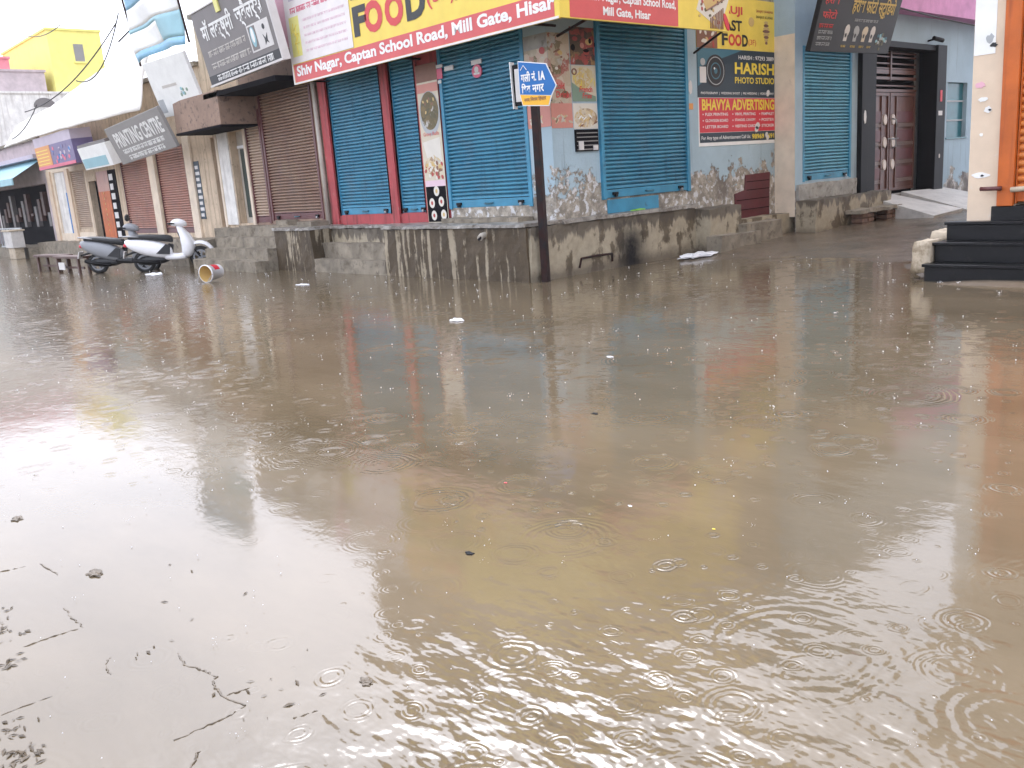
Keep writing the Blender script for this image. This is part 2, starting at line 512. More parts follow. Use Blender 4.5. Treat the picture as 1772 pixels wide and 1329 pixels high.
# ---------------------------------------------------------------- building helpers
def wall(mb, fr, u0, u1, v0, v1, openings, mat, n=0.0, depth=0.3):
    us = sorted({u0, u1, *[a for o in openings for a in o[:2]]})
    vs = sorted({v0, v1, *[a for o in openings for a in o[2:]]})
    inside = lambda a, b: any(o[0] - 1e-6 <= a and b[0] <= o[1] + 1e-6 and o[2] - 1e-6 <= b[1] and b[2] <= o[3] + 1e-6 for o in openings)
    for i in range(len(us) - 1):
        for j in range(len(vs) - 1):
            if inside(us[i], (us[i + 1], vs[j], vs[j + 1])): continue
            mb.add([fr.p(us[i], vs[j], n), fr.p(us[i + 1], vs[j], n), fr.p(us[i + 1], vs[j + 1], n), fr.p(us[i], vs[j + 1], n)], [(0, 1, 2, 3)], mat)
    for a, b, c, d in openings:
        q = n - depth
        mb.add([fr.p(a, c, n), fr.p(a, d, n), fr.p(a, d, q), fr.p(a, c, q)], [(0, 1, 2, 3)], mat)
        mb.add([fr.p(b, c, n), fr.p(b, c, q), fr.p(b, d, q), fr.p(b, d, n)], [(0, 1, 2, 3)], mat)
        mb.add([fr.p(a, d, n), fr.p(b, d, n), fr.p(b, d, q), fr.p(a, d, q)], [(0, 1, 2, 3)], mat)
        mb.add([fr.p(a, c, n), fr.p(a, c, q), fr.p(b, c, q), fr.p(b, c, n)], [(0, 1, 2, 3)], mat)

def shutter(fr, u0, u1, z0, z1, n, mat, rail, root, pitch=.062, locks=True, railw=.07, label=None, amp=.027):
    mb = MB()
    ku = max(2, int((u1 - u0) / .12))
    prof = [(0, -.012), (.05, .004), (.16, .013), (.34, .018), (.52, .018), (.68, .012), (.78, .002), (.82, -.014), (.96, -.014)]
    rows = []
    z = z0 + .13
    i = 0
    while z < z1:
        for t, d in prof:
            rows.append((z + t * pitch, d * amp / .016))
        z += pitch
    rnd = random.Random(int(u0 * 100 + z1 * 10))
    ph = [rnd.uniform(0, 6) for _ in range(6)]
    vs, fs = [], []
    for z, d in rows:
        for k in range(ku + 1):
            u = u0 + (u1 - u0) * k / ku
            t = (u - u0) / (u1 - u0)
            w = .002 * math.sin(t * 7 + ph[0] + z * 1.3) + .001 * math.sin(t * 17 + ph[1] - z * 3)
            b = .012 * math.sin(math.pi * t) * math.sin(z * 2.1 + ph[2]) * .3
            vs.append(fr.p(u, z + w, n + d + b))
    for r_ in range(len(rows) - 1):
        for k in range(ku):
            a = r_ * (ku + 1) + k
            fs.append((a, a + 1, a + ku + 2, a + ku + 1))
    mb.add(vs, fs, mat)
    s_ = mb.build('rolling_shutter', root, fix=False)
    if label: s_['label'] = label
    b = MB()
    b.box(fr, u0, u1, z0, z0 + .125, n - .02, n + .028, rail)
    b.box(fr, u0, u1, z0 + .135, z0 + .155, n - .01, n + .034, rail)
    link_sub(b.build('bottom_rail', root, bevel=.006), s_)
    for a, c in ((u0 - railw, u0 + .005), (u1 - .005, u1 + railw)):
        g = MB()
        g.box(fr, a, c, z0 - .02, z1, n - .03, n + .05, rail)
        link_sub(g.build('guide_rail', root, bevel=.006), s_)
    if locks:
        for t in (.1, .5, .9):
            l = MB()
            uu = u0 + (u1 - u0) * t
            if t == .5:
                l.tube([fr.p(uu - .09, z0 + .06, n + .03), fr.p(uu - .07, z0 + .055, n + .07), fr.p(uu + .07, z0 + .055, n + .07), fr.p(uu + .09, z0 + .06, n + .03)], .012, 'blue_lock')
                link_sub(l.build('handle', root, smooth=True), s_)
            else:
                l.box(fr, uu - .06, uu + .06, z0 + .04, z0 + .085, n + .02, n + .06, 'black_metal')
                l.box(fr, uu - .02, uu + .03, z0 + .01, z0 + .05, n + .03, n + .075, 'steel' if t == .9 else 'black_metal')
                link_sub(l.build('lock', root, bevel=.006), s_)
    return s_

def rough_box(mb, fr, u0, u1, v0, v1, n0, n1, mat, amp=.012, seg=.12, rnd=None):
    """cast concrete block with slightly uneven faces and worn arrises"""
    rnd = rnd or random.Random(int((u0 + v1) * 1000))
    cnt = [max(1, int(round((b - a) / seg))) for a, b in ((u0, u1), (v0, v1), (n0, n1))]
    cnt = [min(c, 40) for c in cnt]
    idx = {}
    vs, fs = [], []
    ph = [rnd.uniform(0, 6.3) for _ in range(9)]
    def vert(i, j, k):
        key = (i, j, k)
        if key not in idx:
            u = u0 + (u1 - u0) * i / cnt[0]; v = v0 + (v1 - v0) * j / cnt[1]; n = n0 + (n1 - n0) * k / cnt[2]
            edge = (j in (0, cnt[1])) + (k in (0, cnt[2])) + (i in (0, cnt[0]))
            a = amp * (1.0 + .6 * (edge - 1))
            d = lambda q: a * (math.sin(u * 5.1 + ph[q] + v * 3) * .5 + math.sin(u * 13 + ph[q + 1] - v * 9 + n * 5) * .35 + rnd.uniform(-.35, .35))
            idx[key] = len(vs)
            vs.append(fr.p(u + (d(0) if edge > 1 else 0), v + d(2) * (.7 if j == cnt[1] else .3), n + d(4)))
        return idx[key]
    A, B, C_ = cnt
    for i in range(A):
        for j in range(B):
            fs.append((vert(i, j, C_), vert(i + 1, j, C_), vert(i + 1, j + 1, C_), vert(i, j + 1, C_)))
            fs.append((vert(i, j, 0), vert(i, j + 1, 0), vert(i + 1, j + 1, 0), vert(i + 1, j, 0)))
    for i in range(A):
        for k in range(C_):
            fs.append((vert(i, B, k), vert(i, B, k + 1), vert(i + 1, B, k + 1), vert(i + 1, B, k)))
            fs.append((vert(i, 0, k), vert(i + 1, 0, k), vert(i + 1, 0, k + 1), vert(i, 0, k + 1)))
    for j in range(B):
        for k in range(C_):
            fs.append((vert(0, j, k), vert(0, j, k + 1), vert(0, j + 1, k + 1), vert(0, j + 1, k)))
            fs.append((vert(A, j, k), vert(A, j + 1, k), vert(A, j + 1, k + 1), vert(A, j, k + 1)))
    mb.add(vs, fs, mat)

# ================================================================ GROUND AND WATER
def lane_z(x, y):
    t = max(0.0, y - 0.7)
    z = -0.06 + 0.03 * min(t, 3.0) + 0.022 * max(0, t - 2.2)
    if y > 9.0:
        z -= 0.010 * (y - 9.0)
    z += .010 * math.sin(x * 2.3 + y * 1.7) + .008 * math.sin(x * 5.1 - y * 3.9) + .005 * math.sin(x * 11 + y * 8.3)
    z += .03 * math.exp(-((x - .3) / .5) ** 2) * min(1, max(0, t))
    if x > 4.2 and y > .5: z += .05 * (x - 4.2)
    return z

m, nt, N_, L_, b = nmat('wet_lane')
v = gpos(nt)
c = mix(nt, ramp(nt, noise(nt, v, 1.6, 8, .65), .35, .68), (.115, .088, .062), (.20, .155, .11))
c = mix(nt, ramp(nt, noise(nt, v, 22, 5, .7), .64, .72), c, (.28, .24, .2))
L_.new(c, b.inputs['Base Color'])
L_.new(ramp(nt, noise(nt, v, 2.4, 5), .35, .65), b.inputs['Roughness'])
rr = N_.new('ShaderNodeMapRange'); rr.inputs['To Min'].default_value = .04; rr.inputs['To Max'].default_value = .34
L_.new(noise(nt, v, 2.4, 5), rr.inputs['Value']); L_.new(rr.outputs[0], b.inputs['Roughness'])
bp = N_.new('ShaderNodeBump'); bp.inputs['Distance'].default_value = .03; bp.inputs['Strength'].default_value = .7
L_.new(noise(nt, v, 6, 9, .7, (1.6, .7, 1)), bp.inputs['Height']); L_.new(bp.outputs[0], b.inputs['Normal'])
M['wet_lane'] = m
mb = MB()
NX, NY = 44, 130
vs = []
for j in range(NY + 1):
    for i in range(NX + 1):
        x = -.2 + 13.0 * (i / NX) ** 1.3; y = -.6 + 27.0 * (j / NY) ** 1.2
        vs.append((x, y, lane_z(x, y)))
fs = [(j * (NX + 1) + i, j * (NX + 1) + i + 1, (j + 1) * (NX + 1) + i + 1, (j + 1) * (NX + 1) + i) for j in range(NY) for i in range(NX)]
mb.add(vs, fs, 'wet_lane')
struct(mb.build('lane', smooth=True, fix=False))

mb = MB()
mb.add([(-300, -300, -.16), (300, -300, -.16), (300, 300, -.16), (-300, 300, -.16)], [(0, 1, 2, 3)], 'wet_lane')
struct(mb.build('road', fix=False))

# muddy flood water, rippled by wind and dimpled by rain
m, nt, N_, L_, b = nmat('flood_water')
v = gpos(nt)
sepw = N_.new('ShaderNodeSeparateXYZ'); L_.new(v, sepw.inputs[0])
f1 = noise(nt, v, 1.0, 7, .62, (.5, 1.1, 1))
col = mix(nt, ramp(nt, f1, .35, .65), (.116, .088, .053), (.162, .124, .078))
L_.new(col, b.inputs['Base Color'])
b.inputs['Roughness'].default_value = .075
b.inputs['IOR'].default_value = 1.52
wn_ = N_.new('ShaderNodeTexNoise'); wn_.inputs['Scale'].default_value = 4.5; wn_.inputs['Detail'].default_value = 2; L_.new(v, wn_.inputs['Vector'])
wv_ = N_.new('ShaderNodeVectorMath'); wv_.operation = 'SCALE'; L_.new(wn_.outputs['Color'], wv_.inputs[0]); wv_.inputs['Scale'].default_value = .06
wa_ = N_.new('ShaderNodeVectorMath'); wa_.operation = 'ADD'; L_.new(v, wa_.inputs[0]); L_.new(wv_.outputs[0], wa_.inputs[1])
vw = wa_.outputs[0]
def rings(scale, rmax, lam, amp, prob, seedoff):
    mp = N_.new('ShaderNodeMapping'); mp.inputs['Location'].default_value = (seedoff, seedoff * .7, 0); mp.inputs['Scale'].default_value = (scale, scale, 0)
    L_.new(vw, mp.inputs['Vector'])
    vo = N_.new('ShaderNodeTexVoronoi'); vo.voronoi_dimensions = '2D'; vo.inputs['Scale'].default_value = 1.0; vo.inputs['Randomness'].default_value = .85
    L_.new(mp.outputs[0], vo.inputs['Vector'])
    sc_ = N_.new('ShaderNodeSeparateColor'); L_.new(vo.outputs['Color'], sc_.inputs[0])
    d = math_(nt, 'DIVIDE', vo.outputs['Distance'], scale)
    Rr_ = math_(nt, 'MULTIPLY', sc_.outputs[0], rmax)
    dr = math_(nt, 'SUBTRACT', d, Rr_)
    wd = math_(nt, 'ADD', math_(nt, 'MULTIPLY', Rr_, .28), lam * .55)
    q = math_(nt, 'DIVIDE', dr, wd)
    env = math_(nt, 'EXPONENT', math_(nt, 'MULTIPLY', math_(nt, 'MULTIPLY', q, q), -1.0))
    s_ = math_(nt, 'COSINE', math_(nt, 'MULTIPLY', dr, 2 * math.pi / lam))
    on = math_(nt, 'LESS_THAN', sc_.outputs[1], prob)
    fade = math_(nt, 'SUBTRACT', 1.15, sc_.outputs[0])
    edge = ramp(nt, math_(nt, 'MULTIPLY', vo.outputs['Distance'], 1.0), .62, .42)
    hgt = math_(nt, 'MULTIPLY', math_(nt, 'MULTIPLY', env, s_), math_(nt, 'MULTIPLY', on, math_(nt, 'MULTIPLY', fade, edge)))
    return math_(nt, 'MULTIPLY', hgt, amp)
h = rings(7.0, .055, .016, .00075, .60, 3.1)
h = math_(nt, 'ADD', h, rings(3.1, .13, .024, .0013, .55, 11.7))
h = math_(nt, 'ADD', h, rings(1.35, .30, .034, .0013, .45, 23.9))
near = math_(nt, 'MULTIPLY', ramp(nt, sepw.outputs['Y'], -6.6, -8.0), ramp(nt, sepw.outputs['X'], 7.0, 8.2))
h = math_(nt, 'MULTIPLY', h, math_(nt, 'ADD', math_(nt, 'MULTIPLY', ramp(nt, noise(nt, v, .8, 2, .5), .40, .60), .75), .25))
shal = math_(nt, 'MAXIMUM', ramp(nt, sepw.outputs['X'], 6.3, 7.6), ramp(nt, sepw.outputs['Y'], -7.9, -6.8))       # the shallow film over the pavers damps the ripples
h = math_(nt, 'MULTIPLY', h, math_(nt, 'ADD', math_(nt, 'MULTIPLY', shal, .8), .2))
h = math_(nt, 'ADD', h, math_(nt, 'MULTIPLY', rings(1.3, .45, .05, .0024, .7, 43.7), near))
h = math_(nt, 'ADD', h, math_(nt, 'MULTIPLY', math_(nt, 'MULTIPLY', math_(nt, 'SUBTRACT', noise(nt, v, 1.0, 3, .5, (4, 7, 1)), .5), .045), near))
patch = ramp(nt, noise(nt, v, .55, 3, .5), .42, .62)                       # rain falls everywhere, gusts only in places
calm = math_(nt, 'ADD', math_(nt, 'MULTIPLY', patch, .75), .35)
far = ramp(nt, sepw.outputs['X'], 1.5, -7.0)                                # livelier chop up the street
w1 = math_(nt, 'MULTIPLY', math_(nt, 'SUBTRACT', noise(nt, v, 1.0, 4, .55, (3.2, 5.6, 1)), .5), .0030)
w2 = math_(nt, 'MULTIPLY', math_(nt, 'SUBTRACT', noise(nt, v, 1.0, 3, .5, (13, 19, 1)), .5), .0010)
w3 = math_(nt, 'MULTIPLY', math_(nt, 'SUBTRACT', noise(nt, v, 1.0, 3, .55, (7, 12, 1)), .5), .010)
wv = math_(nt, 'MULTIPLY', math_(nt, 'ADD', w1, w2), calm)
wv = math_(nt, 'ADD', wv, math_(nt, 'MULTIPLY', w3, far))
h = math_(nt, 'ADD', h, wv)
bp = N_.new('ShaderNodeBump'); bp.inputs['Distance'].default_value = 1.0; bp.inputs['Strength'].default_value = 1.0
L_.new(h, bp.inputs['Height']); L_.new(bp.outputs[0], b.inputs['Normal'])
M['flood_water'] = m
mb = MB()
mb.add([(-220, -220, 0), (220, -220, 0), (220, 220, 0), (-220, 220, 0)], [(0, 1, 2, 3)], 'flood_water')
struct(mb.build('flood_water', fix=False))

# ================================================================ CORNER BUILDING
WALL_H = 8.5
cb = thing('corner_building', 'corner shop building with blue shutters, red columns and peeling blue wall on a wet plinth', 'building', (-3, 3, 0))
mb = MB()
left_open = [(-6.0, -4.30, 1.03, 3.75), (-3.92, -3.24, 1.03, 3.75), (-2.47, -.56, 1.08, 3.75)]
wall(mb, FL, -6.35, -2.52, .84, 3.75, [o for o in left_open if o[1] < -2.6], 'red_paint')
wall(mb, FL, -2.52, 0, .84, 3.75, [left_open[2]], PEEL)
wall(mb, FL, -6.35, 0, 3.75, WALL_H, [], 'tan_wall')
wall(mb, FA, 0, 5.95, .4, 3.75, [(1.08, 3.18, 1.09, 3.72)], PEEL)
wall(mb, FA, 0, 5.95, 3.75, WALL_H, [], 'tan_wall')
mb.build('wall', cb, fix=False)
mb = MB()
mb.box(FL, -6.34, -.31, .3, WALL_H - .01, -9, -.31, 'tan_wall')
mb.box(FL, -6.35, .05, WALL_H, WALL_H + .12, -9, .1, 'grey_cement')
mb.build('roof', cb)
for a, b_ in ((-6.34, -6.08), (-4.22, -4.0), (-3.17, -3.13)):
    mb = MB(); mb.box(FL, a, b_, .84, 3.7, .002, .03, 'red_paint'); mb.build('red_column', cb, bevel=.006)
shutter(FL, -6.0, -4.30, 1.03, 3.75, -.05, SH_BLUE, 'blue_rail', cb)
shutter(FL, -3.92, -3.24, 1.03, 3.75, -.05, SH_BLUE, 'blue_rail', cb, label='narrow blue rolling shutter between red columns')
shutter(FL, -2.47, -.56, 1.08, 3.75, -.03, SH_BLUE, 'blue_rail', cb)
shutter(FA, 1.08, 3.18, 1.09, 3.72, .0, SH_BLUE, 'blue_rail', cb, label='blue rolling shutter facing the lane')
# plinth with inset steps
mb = MB()
rough_box(mb, FL, -7.45, -5.98, -.3, .80, .002, .76, PL_A)
rough_box(mb, FL, -3.52, .10, -.3, .79, .002, .75, PL_A)
rough_box(mb, FL, -5.98, -3.52, -.3, .785, .002, .30, PL_B)
mb.build('plinth', cb)
mb = MB()
rough_box(mb, FL, -7.5, -5.96, .80, .85, -.0, .79, 'grey_ledge', .012, .1)
rough_box(mb, FL, -3.54, .14, .80, .85, -.0, .79, 'grey_ledge', .012, .1)
rough_box(mb, FL, -5.96, -3.54, .795, .845, -.0, .33, 'grey_ledge', .012, .1)
rough_box(mb, FA, -.02, 3.25, .79, .845, -.0, .19, 'grey_ledge', .012, .1)
rough_box(mb, FL, -2.4, -.5, .85, .92, .0, .32, 'grey_cement', .01)
mb.build('ledge', cb)
mb = MB()
rough_box(mb, FA, -.72, 3.2, -.3, .785, -.1, .15, PL_B)
rough_box(mb, FA, 3.2, 4.15, -.3, .76, -.1, .45, PL_B)
rough_box(mb, FA, 4.15, 6.3, -.3, .48, -.1, .30, PL_B)
rough_box(mb, FA, 4.05, 5.2, -.3, .42, .30, .62, 'grey_cement')
rough_box(mb, FA, 3.1, 4.3, -.3, .30, .45, .75, 'grey_cement')
mb.build('lane_plinth', cb)
for k, (z, n) in enumerate(((.25, .74), (.53, .52))):
    mb = MB(); rough_box(mb, FL, -5.97, -3.53, -.3 if k == 0 else .0, z, .3, n, 'grey_cement'); mb.build('step', cb)
# low doors and patches bared in the peeling wall
mb = MB(); mb.box(FA, 1.13, 2.4, .85, 1.06, .001, .012, 'blue_rail'); mb.build('blue_panel', cb)
mb = MB()
mb.prism(FA, [(4.62, .46), (5.72, .46), (5.76, 1.27), (4.95, 1.25), (4.92, .98), (4.6, .93)], .001, .02, 'maroon_door')
for z in (.62, .80, .97, 1.12):
    mb.box(FA, 4.64 if z < .95 else 4.97, 5.72, z, z + .012, .02, .026, 'dark_inside')
mb.build('maroon_boarded_hatch', cb)
mb = MB()
mb.box(FA, .47, .97, 1.82, 2.14, .001, .03, 'dark_inside')
for k in range(5):
    mb.box(FA, .49, .95, 1.84 + k * .06, 1.855 + k * .06, .03, .036, 'board_grey2')
mb.box(FA, .52, .62, 1.84, 1.97, .03, .045, 'paper'); mb.box(FA, .84, .94, 1.83, 1.9, .03, .045, 'paper')
mb.build('vent', cb)
# soot mark, drain pipe
mb = MB()
mb.tube([(-.82, -.72, .70), (-.82, -.80, .69), (-.78, -.88, .66)], .045, 'white_pipe', 12)
mb.disc(Fr((-.775, -.89, .655), (1, 0, 0), (0, .5, 1)), 0, 0, .036, .036, -.002, .004, 'dark_inside', 12)
mb.build('drain_pipe', cb, smooth=False)
mb = MB()
mb.tube([FL.p(-6.42, .86, .06), FL.p(-6.43, 3.9, .06)], .045, 'white_pipe', 12)
mb.build('rain_pipe', cb, smooth=True)

mb = MB(); mb.tube([(.17, .25, .10), (.19, .28, .24), (.19, .6, .25), (.19, .98, .24), (.17, 1.0, .12)], .018, 'rust_metal'); mb.build('bent_rod', cb)
# ---- big corner signboard
sb = thing('corner_signboard', 'large yellow and red fast food signboard wrapping the corner above the blue shutters', 'signboard', (0, -.3, 3.5))
SL = Fr((-6.04, -.68, 3.49), (1, 0, 0), (0, -.02, 1))
SR = Fr((.95, -.68, 3.50), (0, 1, 0), (0.02, 0, 1))
HB = 2.25
mb = MB()
mb.box(SL, 0, 6.97, 0, HB, -.05, 0, 'sign_yellow')
mb.box(SL, .06, 6.9, .035, .34, 0.0, .003, 'sign_red')
mb.box(SL, 0, 6.97, 0, .03, 0.0, .006, 'sign_pale')
mb.box(SL, 0, .045, .03, HB, 0.0, .006, 'sign_pale')
face = mb.build('front_board', sb)
mb = MB()
mb.box(SL, .045, 2.13, .355, HB + .1, .004, .012, 'sign_pale')
mb.box(SL, .12, .46, .47, 1.15, .012, .014, 'faint_yellow')
rnd = random.Random(3)
for k in range(9):
    a = rnd.uniform(0, 3.14); cx, cy = .29 + rnd.uniform(-.08, .08), .8 + rnd.uniform(-.22, .22)
    mb.tube([SL.p(cx - .07 * math.cos(a), cy - .1 * math.sin(a), .015), SL.p(cx + .07 * math.cos(a), cy + .1 * math.sin(a), .015)], .006, 'ink_yellow', 5)
for k in range(5):
    scribble(mb, SL.at(0, 0, .012), .6, 2.0, .50 + k * .13, .545 + k * .13, 'faint_pink', .003, 1.2, rnd=rnd)
mb.box(SL, .55, 2.02, .44, 1.13, .012, .0125, 'faint_pink') if False else None
scribble(mb, SL.at(0, 0, .012), .2, 2.05, 1.20, 1.30, 'pink_print', .003, 1.6, rnd=rnd)
mb.box(SL, .2, .45, 1.42, 1.75, .012, .015, 'lilac_print')
scribble(mb, SL.at(0, 0, .012), .6, 2.0, 1.5, 1.7, 'pink_print', .003, rnd=rnd)
mb.build('pasted_banner', sb)
mb = MB()
text(mb, SL, 'Shiv Nagar, Captan School Road, Mill Gate, Hisar', .16, .075, 6.76, .235, 'ink_white', .006, .035)
for s_, u, w, mt in (('F', 2.20, .40, 'ink_black'), ('O', 2.52 + .02, .52, 'ink_red'), ('O', 3.13, .50, 'ink_red'), ('D', 3.70, .50, 'ink_black')):
    text(mb, SL, s_, u, .50 if s_ in 'FD' else .49, w, .47 if s_ in 'FD' else .49, mt, .006, .05)
text(mb, SL, '(3F)', 4.24, .57, .68, .36, 'ink_red', .006, .01)
for s_, u, w, mt in (('F', 2.20, .4, 'ink_black'), ('A', 2.62, .5, 'ink_black'), ('S', 3.16, .44, 'ink_black'), ('T', 3.64, .46, 'ink_black')):
    text(mb, SL, s_, u, 1.08, w, .45, mt, .006, .05)
text(mb, SL, 'FAUJI', 2.2, 1.64, 1.7, .45, 'ink_red', .006, .05)
text(mb, SR, 'Shiv Nagar, Captan School Road,', .56, .215, 1.88, .15, 'ink_white', .006, .03)
text(mb, SR, 'Mill Gate, Hisar', .84, .05, 1.02, .135, 'ink_white', .006, .03)
text(mb, SR, 'FAUJI FAST FOOD', .3, 1.0, 2.2, .5, 'ink_black', .006, .03)
mb.build('lettering', sb, fix=False)
mb = MB()
rnd = random.Random(5)
for k in range(46):     # printed skewers of food
    cx, cy = 5.25 + rnd.gauss(0, .28), .62 + abs(rnd.gauss(0, .22))
    mb.disc(SL, cx, cy, rnd.uniform(.03, .08), rnd.uniform(.02, .05), 0.0, .002 + k * .00008, rnd.choice(['food_brown', 'food_gold', 'food_white', 'food_red']), 9, rnd.uniform(0, 3))
mb.build('food_print', sb)
mb = MB()
mb.box(SR, 0, 3.80, 0, HB, -.05, 0, 'sign_yellow')
mb.box(SR, .19, 2.50, .012, .44, 0.0, .003, 'sign_red')
mb.build('lane_board', sb)
mb = MB()
mb.prism(SR, [(2.95, .28), (3.55, .02), (3.8, .5), (3.25, .95)], 0.0, .003, 'food_white')
for k, (u, v_, l, w, mt) in enumerate(((3.2, .28, .75, .16, 'food_gold'), (3.05, .5, .6, .12, 'food_gold'), (3.35, .6, .5, .14, 'poster_cream'))):
    a = .6
    c_, s_ = math.cos(a), math.sin(a)
    mb.prism(SR, [(u, v_), (u + l * c_, v_ + l * s_ * .6), (u + l * c_ - w * s_, v_ + l * s_ * .6 + w * c_), (u - w * s_, v_ + w * c_)], .003, .006 + k * .001, mt)
    mb.tube([SR.p(u, v_, .008), SR.p(u + l * c_, v_ + l * s_ * .6, .008)], .012, 'food_brown', 6)
for k in range(26):
    mb.disc(SR, rnd.uniform(3.0, 3.7), rnd.uniform(.1, .8), .03, .02, .003, .009 + k * .0001, rnd.choice(['food_brown', 'food_green', 'food_red', 'food_gold']), 8, rnd.uniform(0, 3))
for k in range(9):
    mb.box(SR, 3.3 + k * .04, 3.32 + k * .04, .03, .18 + .02 * k, .003, .010, 'food_brown')
mb.disc(SR, 3.72, .14, .05, .14, .003, .012, 'poster_red', 16, .5)
mb.build('food_print', sb)
mb = MB()
for p in (((.88, 3.05, 3.52), (.03, 3.45, 3.33)), ((.88, .1, 3.6), (.02, .2, 3.45)), ((.2, -.60, 3.55), (.2, -.01, 3.55)), ((-3, -.6, 3.55), (-3, -.01, 3.55)), ((-5.9, -.6, 3.55), (-5.9, -.01, 3.55))):
    mb.tube(p, .02, 'rust_metal', 6)
mb.box(FL, -6.0, .9, 3.52, 3.56, .62, .66, 'rust_metal'); mb.box(FA, -.6, 3.0, 3.52, 3.56, .86, .90, 'rust_metal')
mb.box(FL, -6.0, .88, 5.7, 5.74, .0, .66, 'rust_metal'); mb.box(FA, 0.0, 3.0, 5.7, 5.74, .0, .90, 'rust_metal')
mb.build('bracket', sb)
mb = MB(); mb.box(FL, -6.0, .87, 3.9, 4.0, -.0, .62, 'grey_cement'); mb.box(FA, .001, 3.1, 3.9, 4.0, .001, .87, 'grey_cement'); mb.build('light_block_slab', cb)  # unseen slab added to stop sky light leaking down behind the signboard

# ---- posters on the corner
def poster(name, label, base, group='food posters pasted on the corner walls'):
    return thing(name, label, 'poster', base, group)
rnd = random.Random(11)
po = poster('poster', 'peeling burger poster wrapped round the corner of the wall behind the street sign', (0, 0, 2.8))
mb = MB()
mb.box(FL, -.49, -.001, 2.2, 3.5, .001, .005, 'burger_print'); mb.box(FA, .001, .45, 2.17, 3.5, .001, .005, 'burger_print')
mb.box(FA, .001, .45, 2.17, 2.52, .005, .007, 'poster_rose'); mb.box(FL, -.49, -.001, 2.2, 2.52, .005, .007, 'poster_rose')
mb.box(FL, -.49, -.001, 3.30, 3.5, .005, .007, 'grey_plaster')
mb.build('paper', po)
mb = MB()
for k in range(14):
    f_ = rnd.random()
    fr, u = (FL, rnd.uniform(-.45, -.05)) if f_ < .45 else (FA, rnd.uniform(.04, .42))
    mb.disc(fr, u, rnd.uniform(2.62, 3.28), rnd.uniform(.02, .09), rnd.uniform(.015, .05), .005, .007 + k * .00004, rnd.choice(['food_red', 'food_brown', 'food_white', 'food_white', 'food_gold', 'food_green', 'poster_rose']), 10, rnd.uniform(-.4, .4))
for k in range(22):
    fr, u = (FL, rnd.uniform(-.42, -.06)) if k % 2 else (FA, rnd.uniform(.05, .40))
    mb.disc(fr, u, 2.25 + rnd.uniform(0, .09), .05, .018, .007, .0085 + k * .00005, rnd.choice(['pasta_print', 'pasta_print', 'burger_print']), 8, rnd.uniform(-1, 1))
mb.build('food_print', po)
mb = MB(); text(mb, FA, 'Cold', .1, 2.72, .2, .09, 'ink_red', .011, .02, .1); text(mb, FA, 'Drink', .12, 2.6, .28, .09, 'ink_red', .011, .02, .1); mb.build('lettering', po, fix=False)
po = poster('poster', 'dark soiled burger poster at the top of the wall beside the lane shutter', (0, .75, 3.3))
mb = MB(); mb.box(FA, .47, 1.0, 3.07, 3.6, .001, .005, 'dark_burger_print'); mb.build('paper', po)
mb = MB()
for k in range(10):
    mb.disc(FA, .73 + rnd.gauss(0, .12), 3.33 + rnd.gauss(0, .1), rnd.uniform(.03, .08), rnd.uniform(.02, .05), .005, .007 + k * .00005, rnd.choice(['food_red', 'poster_rose', 'food_gold', 'dark_inside', 'food_red']), 10)
mb.build('food_print', po)
mb = MB(); text(mb, FA, 'Burger', .56, 3.12, .36, .1, 'food_red', .011, .02, .1); mb.build('lettering', po, fix=False)
po = poster('poster', 'pale yellow French Fries poster under the dark burger poster', (0, .75, 2.8))
mb = MB(); mb.box(FA, .47, 1.0, 2.55, 3.06, .001, .005, 'poster_cream')
mb.prism(FA, [(.47, 2.55), (.98, 2.55), (.98, 2.62), (.75, 2.68), (.47, 2.82)], .005, .007, 'poster_green'); mb.build('paper', po)
mb = MB()
mb.disc(FA, .74, 2.88, .24, .16, .005, .0065, 'fries_print', 24)
for k in range(40):
    u, v_ = .74 + rnd.gauss(0, .1), 2.9 + rnd.gauss(0, .06)
    mb.disc(FA, u, v_, .05, .008, .0065, .0075 + k * .00004, rnd.choice(['food_gold', 'ink_yellow', 'poster_cream']), 6, rnd.uniform(0, 3))
mb.ring(FA, .53, 2.97, .03, .03, .06, .05, .005, .009, 'food_brown', 14)
mb.build('food_print', po)
mb = MB(); text(mb, FA, 'French', .62, 2.68, .28, .085, 'ink_red', .011, .02, .15); text(mb, FA, 'Fries', .68, 2.59, .2, .08, 'ink_red', .011, .02, .15); mb.build('lettering', po, fix=False)
po = poster('poster', 'white pasta poster directly above the black vent', (0, .75, 2.3))
mb = MB(); mb.box(FA, .47, 1.0, 2.15, 2.52, .001, .005, 'food_white'); mb.disc(FA, .74, 2.31, .25, .14, .005, .0062, 'pasta_print', 28); mb.build('paper', po)
mb = MB()
for k in range(24):
    u, v_ = .74 + rnd.gauss(0, .11), 2.30 + rnd.gauss(0, .07)
    mb.disc(FA, min(.95, max(.52, u)), min(2.47, max(2.2, v_)), .05, .014, .005, .0065 + k * .00004, rnd.choice(['food_gold', 'poster_cream', 'food_brown', 'ink_white']), 7, rnd.uniform(0, 3))
mb.build('food_print', po)
po = poster('poster', 'tall narrow menu banner with a steel bowl of curry between two blue shutters', (-2.85, 0, 2.1))
mb = MB()
mb.box(FL, -3.13, -2.56, .85, 3.45, .031, .036, 'poster_cream')
mb.box(FL, -3.13, -2.56, 3.17, 3.45, .036, .038, 'food_brown')
mb.box(FL, -3.12, -2.57, .86, 1.46, .036, .038, 'dark_inside')
mb.box(FL, -3.12, -2.57, 1.46, 1.56, .036, .039, 'faint_pink')
mb.box(FL, -3.13, -2.56, 3.0, 3.14, .036, .038, 'poster_rose')
mb.build('paper', po)
mb = MB()
